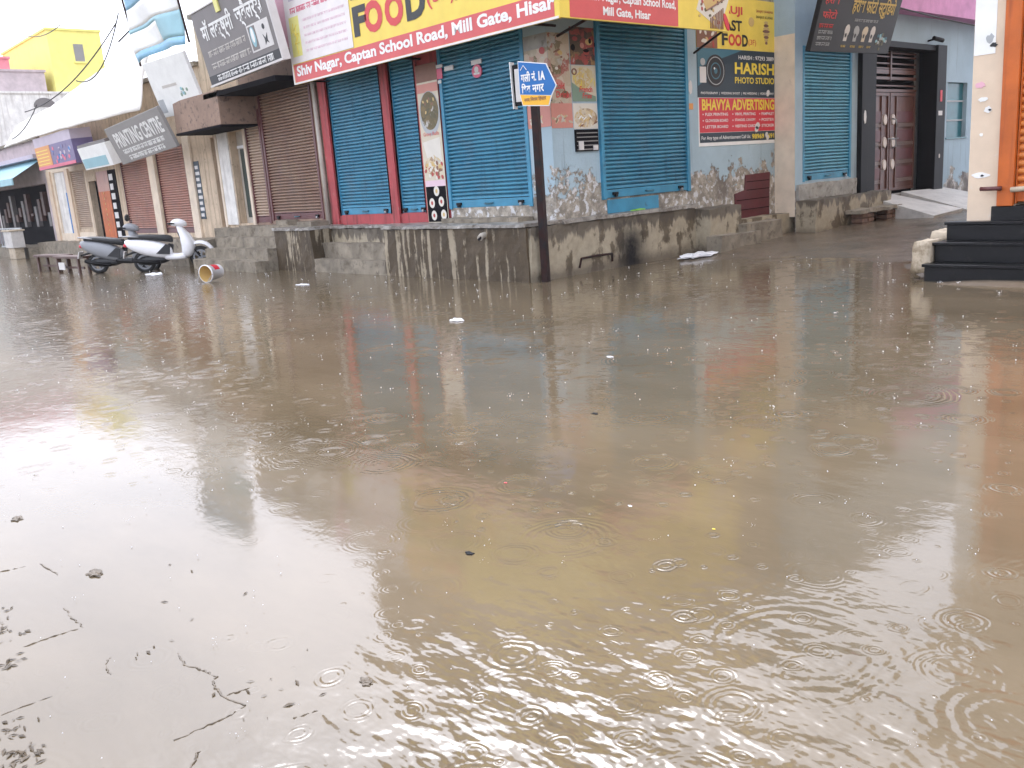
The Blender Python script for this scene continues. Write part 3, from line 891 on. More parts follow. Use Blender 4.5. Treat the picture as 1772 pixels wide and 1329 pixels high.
mb.disc(FL, -2.83, 2.66, .28, .36, .038, .0385, 'silver_print', 32); mb.disc(FL, -2.83, 2.70, .245, .31, .039, .040, 'curry_print', 32)
for k in range(9):
    mb.disc(FL, -2.83 + rnd.uniform(-.16, .16), 2.70 + rnd.uniform(-.2, .2), .03, .02, .040, .0405 + k * .00003, rnd.choice(['food_green', 'food_brown', 'food_gold']), 8, rnd.uniform(0, 3))
mb.prism(FL, [(-3.1, 2.2), (-2.62, 2.26), (-2.6, 1.8), (-2.9, 1.66)], .036, .038, 'food_white'); mb.disc(FL, -2.85, 1.80, .24, .16, .036, .0385, 'pasta_print', 20)
for k in range(30):
    mb.disc(FL, rnd.uniform(-3.08, -2.62), rnd.uniform(1.6, 1.95), .04, .03, .038, .039 + k * .00004, rnd.choice(['food_red', 'food_brown', 'food_white', 'food_gold']), 9, rnd.uniform(0, 3))
for u, v_ in ((-2.83, 1.38), (-2.98, 1.18), (-2.72, 1.2), (-2.95, .97), (-2.68, .98)):
    mb.disc(FL, u, v_, .075, .085, .038, .0395, 'food_white', 18)
    mb.disc(FL, u, v_, .03, .035, .0395, .0405, rnd.choice(['food_gold', 'food_red', 'food_white']), 12)
mb.build('food_print', po)
mb = MB(); text(mb, FL, 'Gravy Rolls', -3.05, 2.28, .42, .08, 'ink_red', .042, .0, .1); mb.build('lettering', po, fix=False)

# stickers on the large shutter
def sticker(label, parts, lettering=None):
    o = MB()
    for p in parts: o.disc(FL, *p[1:]) if p[0] == 'd' else o.box(FL, *p[1:])
    ob = o.build('sticker', origin=(parts[0][1], 0, 3.2))
    return tag(ob, label, 'sticker', 'stickers on the large blue shutter')
sticker('round pink sticker under a white strip at the top of the large blue shutter', [('d', -1.56, 3.17, .115, .10, .0, .022, 'pink_print'), ('b', -1.68, -1.44, 3.27, 3.34, .0, .022, 'paper'), ('d', -1.56, 3.19, .05, .05, .022, .025, 'paper'), ('b', -1.63, -1.49, 3.12, 3.15, .022, .025, 'paper')])
sticker('small white label near the top left of the large blue shutter', [('b', -2.36, -2.14, 3.27, 3.34, .0, .022, 'paper')])
sticker('magenta sticker on the left guide rail of the large blue shutter', [('b', -2.56, -2.42, 3.17, 3.33, .02, .030, 'pink_print'), ('b', -2.58, -2.40, 3.34, 3.39, .02, .031, 'paper'), ('b', -2.55, -2.46, 3.1, 3.15, .02, .031, 'paper')])

# ---- advertising posters on the lane wall
po = thing('poster', 'yellow fast food poster above the photo studio poster on the blue wall', 'poster', (0, 4.7, 3.7))
mb = MB(); mb.box(FA, 3.55, 6.0, 3.43, 4.3, .002, .010, 'sign_yellow'); mb.box(FA, 3.55, 4.15, 3.43, 4.3, .010, .011, 'food_brown'); mb.build('paper', po)
mb = MB()
text(mb, FA, 'FAUJI', 4.2, 3.98, .72, .17, 'ink_red', .014, .03); text(mb, FA, 'FAST', 4.24, 3.74, .66, .18, 'ink_black', .014, .03)
text(mb, FA, 'F', 4.28, 3.49, .18, .2, 'ink_black', .014, .04); text(mb, FA, 'OO', 4.48, 3.49, .40, .2, 'ink_red', .014, .04); text(mb, FA, 'D', 4.9, 3.49, .18, .2, 'ink_black', .014, .04)
text(mb, FA, '(3F)', 5.1, 3.5, .24, .12, 'ink_red', .014, .0)
text(mb, FA, 'SANJAY SHARMA', 5.35, 4.08, .55, .06, 'food_red', .014, .0); text(mb, FA, 'SANJAY KUMAR', 5.35, 3.98, .55, .06, 'ink_black', .014, .0)
mb.build('lettering', po, fix=False)
mb = MB()
for k in range(30):
    mb.disc(FA, rnd.uniform(3.6, 4.12), rnd.uniform(3.48, 4.1), .06, .03, .011, .012 + k * .00004, rnd.choice(['food_gold', 'food_brown', 'food_white', 'food_red']), 9, rnd.uniform(0, 3))
for k in range(8):
    mb.disc(FA, 5.68, 3.58 + k * .05, .12 * (1 - abs(k - 4) / 6), .028, .010, .013, ('food_brown', 'food_gold')[k % 2], 10)
mb.disc(FA, 5.2, 3.92, .09, .08, .010, .013, 'food_gold', 12)
mb.build('food_print', po)
po = thing('poster', 'dark blue photo studio poster with a camera lens on the blue wall', 'poster', (0, 4.7, 3.0))
mb = MB(); mb.box(FA, 3.56, 5.949, 2.62, 3.425, .002, .010, 'poster_navy')
mb.prism(FA, [(3.56, 3.1), (4.9, 3.425), (3.56, 3.425)], .010, .011, 'poster_teal'); mb.prism(FA, [(3.56, 2.8), (4.2, 3.1), (3.56, 3.1)], .010, .0115, 'poster_teal')
mb.build('paper', po)
mb = MB()
mb.disc(FA, 4.08, 3.06, .29, .27, .011, .014, 'lensdark', 32); mb.ring(FA, 4.08, 3.06, .235, .22, .25, .235, .014, .016, 'silver_print')
mb.ring(FA, 4.08, 3.06, .13, .12, .15, .14, .014, .016, 'poster_teal'); mb.disc(FA, 4.08, 3.06, .05, .05, .014, .017, 'poster_teal', 16); mb.disc(FA, 4.04, 3.1, .02, .02, .017, .019, 'ink_white', 10)
mb.box(FA, 3.62, 3.80, 2.86, 3.12, .012, .016, 'paper'); mb.disc(FA, 3.71, 3.2, .07, .06, .012, .016, 'silver_print', 12)
mb.build('lens_print', po)
mb = MB()
text(mb, FA, 'HARISH', 4.66, 3.02, 1.27, .2, 'ink_yellow', .014, .03); text(mb, FA, 'PHOTO STUDIO', 4.66, 2.86, 1.27, .11, 'ink_yellow', .014, .02)
text(mb, FA, 'HARISH : 97293 3889', 4.78, 3.27, 1.14, .07, 'ink_white', .014, .01)
text(mb, FA, 'PHOTOGRAPHY  |  WEDDING SHOOT  |  PRE WEDDING  |  VIDEOGRAPHY', 3.64, 2.66, 2.28, .05, 'ink_white', .014, .01)
mb.build('lettering', po, fix=False)
po = thing('poster', 'red advertising agency poster with yellow heading below the photo studio poster', 'poster', (0, 4.7, 2.2))
mb = MB(); mb.box(FA, 3.56, 5.949, 1.80, 2.615, .002, .009, 'ink_white'); mb.box(FA, 3.585, 5.949, 2.03, 2.61, .009, .011, 'poster_red'); mb.box(FA, 3.585, 5.949, 1.86, 2.025, .009, .011, 'poster_navy'); mb.build('paper', po)
mb = MB()
text(mb, FA, 'BHAVYA ADVERTISING', 3.66, 2.40, 2.27, .19, 'ink_yellow', .014, .03)
for j, row in enumerate((('FLEX PRINTING', 'VINYL PRINTING', 'PAMPHLET'), ('GLOWSIGN BOARD', 'STANDEE, CANOPY', 'POSTER'), ('LETTER BOARD', 'VISITING CARD', 'STICKER'))):
    for u, w, s_ in zip((3.75, 4.64, 5.5), (.68, .66, .42), row):
        text(mb, FA, s_, u, 2.31 - j * .105, w, .05, 'ink_white', .014, .015)
        mb.disc(FA, u - .06, 2.335 - j * .105, .012, .012, .011, .014, 'ink_white', 8)
text(mb, FA, 'For Any type of Advertisement Call Us:', 3.63, 1.89, 1.5, .08, 'ink_white', .014, .01)
text(mb, FA, '98969 7691', 5.18, 1.89, .74, .09, 'ink_yellow', .014, .025)
mb.build('lettering', po, fix=False)
mb = MB()
for u, v_, r_ in ((5.36, 2.12, .06), (5.33, 2.06, .05), (5.7, 1.9, .04), (5.72, 2.7, .05), (5.66, 1.96, .04)):
    mb.disc(FA, u, v_, r_, r_ * 1.3, .011, .018, 'paper', 7, u)
mb.build('torn_patch', po)
mb = MB(); mb.disc(FA, 3.36, 2.78, .05, .12, .001, .008, 'paper', 7); mb.box(FA, 3.3, 3.42, 2.42, 2.52, .001, .007, 'orange_print')
tag(mb.build('sticker', origin=(0, 3.36, 2.7)), 'torn white and orange sticker on the blue wall strip beside the lane shutter', 'sticker')

# ================================================================ NEXT HOUSE DOWN THE LANE
hb = thing('lane_house', 'blue grey house down the lane with a studio shutter and a brown double gate', 'house', (0, 11, 0))
mb = MB()
wall(mb, FB, 5.955, 18, .0, 7.7, [(6.30, 8.02, 1.05, 3.5), (8.62, 12.2, .55, 3.66), (12.62, 13.75, 1.70, 2.95)], PEEL_HI)
mb.add([(0, 5.955, .4), (.43, 5.955, .4), (.43, 5.955, 3.70), (0, 5.955, 3.70)], [(0, 1, 2, 3)], 'cream_pale')
mb.add([(0, 5.955, 3.70), (.43, 5.955, 3.70), (.43, 5.955, 7.7), (0, 5.955, 7.7)], [(0, 1, 2, 3)], PEEL_HI)
mb.build('wall', hb, fix=False)
mb = MB(); mb.box(FB, 5.96, 18, .1, 7.69, -9, -.45, 'white_wall'); mb.box(FB, 5.95, 18, 7.7, 7.82, -9, .12, 'grey_cement'); mb.build('roof', hb)
mb = MB(); mb.box(FB, 8.4, 18.0, 4.28, 4.95, .001, .35, 'pink_wall'); mb.build('balcony_edge', hb)
shutter(FB, 6.30, 8.02, 1.05, 3.5, -.04, SH_BLUE2, 'blue_rail', hb, label='light blue studio shutter')
mb = MB()
rough_box(mb, FB, 6.0, 9.0, -.2, .70, .0, .42, PL_B); rough_box(mb, FB, 6.0, 8.2, .70, 1.0, .0, .06, 'grey_plaster')
mb.build('plinth', hb)
# black framed gate recess
mb = MB()
mb.box(FB, 8.33, 8.62, .5, 3.72, -.3, .10, 'black_metal'); mb.box(FB, 8.62, 9.05, .5, 3.66, -.42, .04, 'black_metal')
mb.box(FB, 11.78, 12.25, .45, 3.72, -.3, .12, 'black_metal'); mb.box(FB, 8.62, 12.2, 3.6, 3.72, -.3, .06, 'black_metal')
mb.box(FB, 8.9, 11.8, .3, 3.62, -.46, -.42, 'dark_inside')
mb.build('gate_frame', hb, bevel=.006)
mb = MB()
mb.box(FB, 9.1, 11.6, 3.0, 3.06, -.35, -.28, 'gate_brown'); mb.box(FB, 10.32, 10.38, 2.98, 3.58, -.35, -.27, 'gate_brown')
mb.box(FB, 9.1, 11.6, 2.74, 2.80, -.35, -.27, 'gate_brown')
for z in (2.86, 3.12, 3.22, 3.32, 3.46, 3.54):
    mb.box(FB, 9.1, 11.6, z, z + (.09 if z == 3.12 else .03), -.33, -.29, 'gate_brown')
mb.build('transom_grille', hb)
for a, b_, side in ((9.08, 10.33, 1), (10.37, 11.60, -1)):
    mb = MB(); mb.box(FB, a, b_, .62, 2.73, -.36, -.31, 'gate_brown')
    mb.box(FB, a, a + .06, .62, 2.73, -.31, -.28, 'gate_brown'); mb.box(FB, b_ - .06, b_, .62, 2.73, -.31, -.28, 'gate_brown'); mb.box(FB, a, b_, 2.66, 2.73, -.31, -.279, 'gate_brown'); mb.box(FB, a, b_, .62, .68, -.31, -.279, 'gate_brown')
    inner = b_ - .36 if side == 1 else a + .30
    mb.box(FB, inner, inner + .05, .68, 2.66, -.31, -.282, 'gate_brown')
    lo, hi = (a + .08, inner - .02) if side == 1 else (inner + .07, b_ - .08)
    for k in range(4):
        z = .80 + k * .40
        mb.box(FB, lo, hi, z + .1, z + .34, -.31, -.29, 'dark_red_metal')
        for q in range(3):
            mb.box(FB, lo, hi, z + .01 + q * .026, z + .022 + q * .026, -.31, -.275, 'gate_light')
    leaf = mb.build('gate_leaf', hb, bevel=.004)
    mb = MB()
    c_ = (b_ - .2 if side == 1 else a + .15)
    for k in range(3):
        mb.disc(FB, c_, 1.20 + k * .48, .085, .115, -.31, -.265, 'ornament', 20)
    link_sub(mb.build('oval_ornament', hb, bevel=.01), leaf)
mb = MB(); mb.tube([FB.p(10.45, 1.55, -.26), FB.p(10.45, 1.58, -.18), FB.p(10.45, 2.15, -.18), FB.p(10.45, 2.18, -.26)], .02, 'steel'); mb.tube([FB.p(10.2, 1.75, -.24), FB.p(10.7, 1.75, -.24)], .015, 'steel')
mb.build('handle', hb, smooth=True)
mb = MB(); mb.box(FB, 12.60, 13.77, 1.68, 2.97, -.12, -.10, 'teal_glass')
for z in (2.08, 2.52): mb.box(FB, 12.62, 13.75, z, z + .03, -.10, -.07, 'silver_print')
mb.box(FB, 12.60, 13.77, 1.66, 1.70, -.1, .02, 'teal_glass'); mb.build('window', hb)
mb = MB(); mb.disc(FB, 8.46, 2.2, .05, .14, .10, .108, 'paper', 7); mb.box(FB, 11.95, 12.05, 2.5, 2.75, .12, .128, 'poster_red'); mb.box(FB, 11.88, 12.08, 2.2, 2.3, .12, .128, 'paper'); mb.disc(FB, 12.0, 1.3, .03, .05, .12, .13, 'ornament', 10)
mb.build('paper_note', hb)
mb = MB(); mb.tube([FB.p(11.5, 3.80, .0), FB.p(11.5, 3.82, .15)], .02, 'black_metal'); mb.tube([FB.p(11.45, 3.84, .15), FB.p(11.75, 3.79, .22)], .045, 'black_metal', 12)
tag(mb.build('security_light', origin=(.5, 11.5, 3.8)), 'small black lamp fixed above the right side of the brown gate', 'lamp')

# studio signboard, leaning forward at the top
st = thing('studio_signboard', 'black tilted photo studio signboard with golden Hindi lettering above the light blue shutter', 'signboard', (1.0, 7, 3.4))
ST = Fr((.92, 5.62, 3.30), (0, 1, .02), (.30, 0, 1))
mb = MB(); mb.box(ST, 0, 2.95, 0, 1.6, -.10, 0, 'board_black'); mb.build('board', st, bevel=.01)
mb = MB(); text(mb, ST, 'हरीश फोटो स्टूिडयो', 1.10, .62, 1.65, .36, 'gold_text', .006, .02)
text(mb, ST, [('हरीश', 1)], .1, .78, .5, .16, 'ink_red', .006, .02); text(mb, ST, [('फोटो', 1)], .12, .56, .5, .15, 'ink_red', .006, .02); scribble(mb, ST, .1, .62, .4, .47, 'ink_red', .005)
for z in (.3, .2, .1): scribble(mb, ST, .12, .62, z, z + .06, 'silver_print', .005)
scribble(mb, ST, 1.3, 2.2, .54, .59, 'silver_print', .005)
mb.build('lettering', st, fix=False)
mb = MB()
for k, (u, mt) in enumerate(((1.0, 'paper'), (1.35, 'silver_print'), (1.68, 'poster_cream'), (1.98, 'paper'))):
    mb.disc(ST, u + .12, .38, .09, .11, 0, .004, mt, 10, k); mb.box(ST, u + .05, u + .17, .20, .33, 0, .004, mt); mb.disc(ST, u + .1, .30, .03, .04, .004, .006, 'board_black', 8)
    scribble(mb, ST, u + .02, u + .2, .09, .13, 'gold_text', .004)
for k in range(22): mb.disc(ST, 2.52 + rnd.gauss(0, .1), .30 + rnd.gauss(0, .07), .04, .03, 0, .004 + k * .0001, rnd.choice(['teal_print', 'silver_print', 'poster_teal', 'food_green']), 8)
mb.build('photo_print', st)

# ramp to the gate, brick seat, cement blocks
mb = MB()
for a, b_ in ((8.75, 10.0), (10.35, 12.6)):
    mb.add([(.45, a, .60), (.45, b_, .56), (2.0, b_ - .25, .24), (2.0, a - .35, .20)] + [(.45, a, 0), (.45, b_, 0), (1.95, b_ - .25, 0), (1.95, a - .35, 0)],
           [(0, 1, 2, 3), (0, 4, 5, 1), (1, 5, 6, 2), (2, 6, 7, 3), (3, 7, 4, 0)], 'pale_cement')
tag(mb.build('gate_ramp', origin=(0, 0, 0)), 'pale cement ramp with a central gap in front of the brown gate', 'ramp')
bs = thing('brick_seat', 'low seat of stacked bricks under a broken stone slab beside the cement ledge', 'seat', (.95, 8.0, .1))
rnd = random.Random(21)
for u0 in (7.22, 8.25):
    mb = MB()
    for j in range(3):
        for i in range(2):
            mb.box(FA, u0 + i * .24 + rnd.uniform(-.02, .02), u0 + i * .24 + .22, .08 + j * .09, .08 + j * .09 + .078, .90 + rnd.uniform(-.02, .02), 1.14, 'brick')
    mb.build('brick_stack', bs, bevel=.01)
mb = MB(); rough_box(mb, FA, 7.05, 8.75, .355, .42, .86, 1.20, 'grey_cement', .02); mb.build('slab', bs)

# ================================================================ ORANGE SHUTTER SHOP (near right)
OF = Fr((0, 1.40, 0), (1, 0, 0), (0, 0, 1))
ob_ = thing('orange_shop', 'cream corner shop with an orange shutter above black stone steps', 'building', (8, 4, 0))
mb = MB()
wall(mb, OF, 5.33, 12, .62, 10.4, [(5.83, 8.8, .80, 3.4)], 'cream_wall')
mb.add([(5.33, 1.40, 0), (5.33, 1.40, 10.4), (5.33, 14, 10.4), (5.33, 14, 0)], [(0, 1, 2, 3)], 'cream_wall')
mb.build('wall', ob_, fix=False)
mb = MB(); mb.box(OF, 5.34, 12, -.1, 10.39, -12, -.32, 'cream_wall'); mb.box(OF, 5.28, 12, 10.4, 10.55, -12, .1, 'grey_cement'); mb.build('roof', ob_)
mb = MB(); mb.box(OF, 5.66, 5.83, .80, 3.5, -.03, .05, 'orange_paint'); mb.box(OF, 5.66, 9, 3.4, 3.55, -.03, .06, 'orange_paint'); mb.build('orange_frame', ob_, bevel=.008)
shutter(OF, 5.84, 8.8, .84, 3.42, -.06, SH_ORANGE, 'orange_paint', ob_, pitch=.085, locks=False, railw=.01, label='orange rolling shutter', amp=.024)
mb = MB(); mb.tube([OF.p(5.50, 1.0, .09), OF.p(5.62, 1.0, .10), OF.p(5.72, 1.0, .07)], .024, 'dark_red_metal', 10); mb.tube([OF.p(5.82, .98, .08), OF.p(6.05, .99, .09)], .03, 'stone_pale', 10); mb.build('bolt', ob_, smooth=True)
mb = MB(); mb.box(OF, 5.60, 12, .62, .80, -.2, .03, 'black_stone'); mb.build('door_sill', ob_, bevel=.01)
for z0, z1, u0, y0 in ((-.2, .20, 5.11, .78), (.20, .425, 5.13, 1.0), (.425, .64, 5.16, 1.24)):
    mb = MB()
    mb.box(FL, u0, 12, z0, z1 - .035, -3.0 if z0 < .3 else -1.39, -y0 - .03, 'black_stone')
    mb.box(FL, u0 - .02, 12, z1 - .035, z1, -3.0 if z0 < .3 else -1.39, -y0, 'black_stone')
    mb.build('step', ob_, bevel=.006)
def decal(mb, fr, u, v_, w, h_, mat, seed, n=.004):
    r_ = random.Random(seed); k = 14
    mb.prism(fr, [(u + w * math.cos(6.283 * i / k) * r_.uniform(.6, 1.1), v_ + h_ * math.sin(6.283 * i / k) * r_.uniform(.6, 1.1)) for i in range(k)], .0008, n, mat)
mb = MB()
mb.box(OF, 5.335, 5.56, 2.46, 3.9, .001, .005, 'pale_print'); decal(mb, OF, 5.50, 2.62, .05, .06, 'silver_print', 1, .007); decal(mb, OF, 5.54, 2.55, .04, .03, 'board_black', 2, .009)
mb.build('torn_notice', ob_)
for u, v_, w, h_, mt, s_ in ((5.42, 2.14, .06, .04, 'sign_pink', 3), (5.51, 1.87, .05, .04, 'ink_white', 4), (5.45, 1.98, .06, .03, 'pale_print', 5), (5.46, 1.15, .11, .035, 'ink_white', 6), (5.45, 1.6, .02, .02, 'pale_print', 10)):
    mb = MB(); decal(mb, OF, u, v_, w, h_, mt, s_, .005)
    if s_ in (4, 6): decal(mb, OF, u + .02, v_ - .005, .02, .014, 'board_black', s_ + 9, .008)
    mb.build('torn_notice', ob_)
mb = MB(); rough_box(mb, FL, 4.90, 5.11, .08, .44, -1.35, -.95, 'stone_pale', .012, .06)
tag(mb.build('stone_block', origin=(5.0, 1.1, .1), smooth=True), 'cream stained stone block beside the black steps', 'stone block')
mb = MB(); rough_box(mb, FL, 4.86, 5.11, .36, .50, -2.3, -1.5, 'stone_pale', .014, .07)
tag(mb.build('stone_slab', origin=(5.0, 1.9, .4), smooth=True), 'rough stone slab lying behind the cream block beside the upper black step', 'stone slab')

# ================================================================ STREET SIGN
sp = thing('street_sign', 'blue and amber arrow street sign on a black and rust post at the corner', 'street sign', (.26, -.56, 0))
SP0 = Fr((.26, -.56, 0), (.95, .31, 0), (0, 0, 1))
class FrS(Fr):
    def p(s, u, v, n=0.0):
        return Fr.p(s, u * .82, v, n)
SP = FrS((.26, -.56, 0), (.95, .31, 0), (0, 0, 1))
mb = MB(); mb.box(SP0, -.05, .05, -.3, 2.60, -.05, .05, 'rust_metal'); mb.build('post', sp, bevel=.006)
arrow = [(-.235, 3.07), (.30, 2.99), (.47, 2.69), (.37, 2.56), (.31, 2.43), (-.19, 2.47), (-.235, 2.62)]
mb = MB()
mb.prism(SP, arrow, .058, .075, 'ink_white')
cx, cy = .06, 2.75
ins = lambda p, k=.965: (cx + (p[0] - cx) * k, cy + (p[1] - cy) * (k - .01))
ai = [ins(p) for p in arrow]
mb.prism(SP, [ai[0], ai[1], ai[2], ai[3], ai[6]], .075, .078, 'board_blue')
mb.prism(SP, [(ai[6][0] + .003, ai[6][1] - .004), (ai[3][0] - .004, ai[3][1] - .006), ai[4], ai[5]], .075, .079, 'board_amber')
mb.build('sign_plate', sp)
mb = MB()
text(mb, SP, [('गली नं.', 1)], -.185, 2.78, .29, .14, 'ink_white', .084, .03); text(mb, SP, '1A', .15, 2.78, .12, .12, 'ink_white', .084, .05)
text(mb, SP, [('िशव', 1)], -.185, 2.635, .17, .13, 'ink_white', .084, .03); text(mb, SP, [('नगर', 1)], .02, 2.63, .22, .10, 'ink_white', .084, .03)
text(mb, SP, [('नगर िनगम िहसार', 1)], -.15, 2.51, .42, .07, 'food_brown', .084, .02)
mb.tube([SP.p(-.19, 2.94, .082), SP.p(-.13, 3.0, .082), SP.p(-.07, 2.94, .082)], .006, 'ink_white', 5)
mb.build('lettering', sp, fix=False)
mb = MB()
mb.prism(SP, [(-.44, 3.08), (-.425, 3.08), (-.405, 2.45), (-.42, 2.45)], -.10, .02, 'ink_white')
mb.box(SP, -.42, -.06, 2.49, 3.04, -.09, -.03, 'black_metal'); mb.box(SP, -.37, -.25, 2.54, 2.98, -.03, -.012, 'paper'); mb.box(SP, -.05, .3, 2.5, 2.95, -.05, .055, 'black_metal')
mb.build('back_plate', sp)

# ================================================================ LEFT ROW OF SHOPS
def shop(label, u0, u1, h, mat, openings, sill, group='shops along the left side of the street', depth=8, name='shop_building'):
    t = thing(name, label, 'shop', ((u0 + u1) / 2, 3, 0), group)
    mb = MB(); wall(mb, FL, u0, u1, -.1, h, openings, mat); mb.build('wall', t, fix=False)
    mb = MB(); mb.box(FL, u0 + .005, u1 - .005, -.1, h - .01, -depth, -.45, mat); mb.box(FL, u0, u1, h, h + .1, -depth, .12, 'grey_cement'); mb.build('roof', t)
    return t
s1 = shop('brown shuttered jewellery shop with dark eaves next to the corner building', -9.68, -6.36, 6.1, 'brown_wall', [(-8.8, -6.72, .98, 3.6), (-9.62, -8.98, .93, 3.35)], 1)
shutter(FL, -8.8, -6.72, .98, 3.6, -.03, SH_BROWN, 'dark_red_metal', s1, locks=True)
shutter(FL, -9.60, -8.98, .93, 3.35, -.03, SH_TAN, 'dark_red_metal', s1, locks=False, label='narrow tan rolling shutter')
mb = MB(); rough_box(mb, FL, -9.9, -7.0, .0, .88, .0, .35, 'grey_cement'); rough_box(mb, FL, -8.2, -7.7, .88, .98, .05, .3, 'grey_cement'); rough_box(mb, FL, -6.9, -6.4, .85, .95, .1, .5, 'grey_cement'); mb.build('plinth', s1)
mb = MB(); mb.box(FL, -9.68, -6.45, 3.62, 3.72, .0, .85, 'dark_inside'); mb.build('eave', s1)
s2 = shop('beige shop with a glazed white door and a projecting brown canopy box', -11.55, -9.69, 5.6, 'beige_wall', [(-10.5, -9.78, .92, 3.0), (-11.5, -11.2, .85, 2.95)], 1)
mb = MB(); mb.box(FL, -10.5, -9.78, .92, 3.0, -.22, -.18, 'white_pipe'); mb.box(FL, -11.1, -10.55, .9, 3.0, .001, .03, 'white_wall')
d_ = mb.build('door', s2, label) if False else mb.build('door', s2)
mb = MB(); mb.box(FL, -10.38, -9.9, 1.05, 2.6, -.18, -.17, 'glass_clear'); link_sub(mb.build('pane', s2), d_)
mb = MB(); mb.box(FL, -10.45, -9.83, 2.62, 2.68, -.18, -.14, 'white_plastic'); mb.tube([FL.p(-9.95, 1.6, -.16), FL.p(-9.95, 1.9, -.16)], .015, 'steel'); link_sub(mb.build('handle', s2), d_)
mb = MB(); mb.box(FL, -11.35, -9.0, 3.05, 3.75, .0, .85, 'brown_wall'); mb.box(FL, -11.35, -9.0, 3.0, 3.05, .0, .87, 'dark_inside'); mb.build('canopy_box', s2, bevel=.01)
mb = MB(); mb.box(FL, -11.48, -11.21, .87, 2.9, -.25, -.2, 'dark_red_metal'); mb.build('side_door', s2)
for a in (-11.19, -9.74):
    mb = MB(); mb.box(FL, a, a + .1, .85, 3.0, .001, .05, 'cream_pale'); mb.build('door_jamb', s2, bevel=.005)
for k, (z, n) in enumerate(((.22, 1.25), (.44, .95), (.66, .65), (.84, .36))):
    mb = MB(); rough_box(mb, FL, -11.2 if k == 3 else -10.5 - .08 * (k == 0), -7.47, -.2, z, .0 if k == 3 else n - .32, n, 'grey_cement', .015); mb.build('step', s2)
s3 = shop('beige tiled shop front with two rosy brown shutters and cream pillars', -18.55, -11.56, 4.6, 'beige_wall', [(-17.75, -15.6, .72, 2.95), (-14.98, -13.15, .72, 2.95)], .7)
shutter(FL, -17.7, -15.6, .72, 2.95, -.05, SH_ROSE, 'dark_red_metal', s3, locks=False, railw=.04)
shutter(FL, -14.98, -13.2, .72, 2.95, -.05, SH_ROSE, 'dark_red_metal', s3, locks=False, railw=.04)
for a, w in ((-15.52, .45), (-13.05, .4)):
    mb = MB(); mb.box(FL, a, a + w, .55, 3.1, .001, .06, 'cream_pale'); mb.build('pillar', s3, bevel=.01)
mb = MB(); mb.box(FL, -12.63, -12.33, 1.06, 2.47, .061 - .06, .012, 'poster_navy')
for k in range(9): mb.box(FL, -12.58, -12.40 + .05 * (k % 2), 1.12 + k * .145, 1.2 + k * .145, .012, .016, 'paper')
mb.build('notice_strip', s3)
mb = MB(); rough_box(mb, FL, -18.5, -11.3, -.1, .60, .0, .5, 'grey_cement'); rough_box(mb, FL, -18.5, -11.5, -.1, .28, .5, .95, 'grey_cement'); mb.build('plinth', s3)
s4 = shop('narrow shop front with an orange brown door and a strip of white stickers', -20.9, -18.56, 4.4, 'beige_wall', [(-20.75, -20.0, .5, 2.35), (-20.0, -18.9, .48, 2.6)], .5)
mb = MB(); mb.box(FL, -19.98, -18.9, .48, 2.6, -.06, -.01, SH_ROSE); mb.box(FL, -19.94, -18.94, .5, 2.0, -.01, .0, 'orange_paint')
for k in range(8): mb.box(FL, -19.5, -19.46, .8 + k * .16, .86 + k * .16, .0, .01, 'food_gold')
mb.build('door', s4)
mb = MB(); mb.box(FL, -20.75, -20.02, .45, 2.35, -.28, -.2, 'dark_inside'); mb.build('dark_doorway', s4)
mb = MB(); mb.box(FL, -18.85, -18.2, .5, 2.6, .001, .02, 'dark_inside')
for k in range(7): mb.box(FL, -18.75, -18.45 - .04 * (k % 2), .62 + k * .28, .8 + k * .28, .02, .03, 'paper')
mb.build('sticker_strip', s4)
s5 = shop('tan shuttered shop with a white door under a purple shop sign', -25.0, -20.91, 4.3, 'cream_pale', [(-24.3, -22.95, .75, 2.8), (-22.45, -21.0, .78, 2.75)], .7)
mb = MB(); mb.box(FL, -24.3, -23.3, .75, 2.8, -.1, -.05, 'white_wall'); mb.box(FL, -23.3, -22.95, .75, 2.1, -.12, -.03, 'board_blue'); mb.box(FL, -23.3, -22.95, 2.1, 2.8, -.12, -.06, 'lilac_print'); mb.build('door', s5)
shutter(FL, -22.4, -21.05, .78, 2.75, -.05, SH_TAN, 'beige_wall', s5, locks=False, railw=.03)
for a in (-24.85, -22.85): 
    mb = MB(); mb.box(FL, a, a + .36, .5, 2.85, .001, .06, 'cream_wall'); mb.build('pillar', s5)
mb = MB(); rough_box(mb, FL, -25, -18.6, -.1, .5, .0, .7, 'grey_cement'); mb.build('plinth', s5)
s6 = shop('open dark shop under a faded teal awning at the far left', -34, -25.01, 4.0, 'lilac_wall', [(-33.8, -25.3, .1, 2.5)], .1)
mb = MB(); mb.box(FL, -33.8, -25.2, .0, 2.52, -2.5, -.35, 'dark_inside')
for k in range(14): mb.box(FL, -33 + k * .55, -32.7 + k * .55, 1.0 + .2 * (k % 3), 1.5 + .25 * (k % 4), -.35, -.2, ('board_grey', 'wood_brown', 'wood_brown')[k % 3])
mb.build('interior', s6)
mb = MB(); mb.add([FL.p(-34, 3.35, .0), FL.p(-25.1, 3.35, .0), FL.p(-25.1, 2.7, 1.1), FL.p(-34, 2.7, 1.1)], [(0, 1, 2, 3)], 'teal_print'); mb.box(FL, -34, -25.1, 2.5, 2.72, 1.06, 1.1, 'teal_print')
mb.box(FL, -34, -25.1, 3.36, 3.5, .0, .3, 'lilac_print')
for k in range(9): mb.disc(FL, -30.8 + k * .5, 2.68 + .04 * (k % 2), .16, .11, 1.101, 1.115, 'ink_white', 7, k)
mb.build('awning', s6, fix=False)
mb = MB(); rough_box(mb, FL, -34, -25, -.1, .35, .0, 1.0, 'grey_cement'); mb.build('plinth', s6)
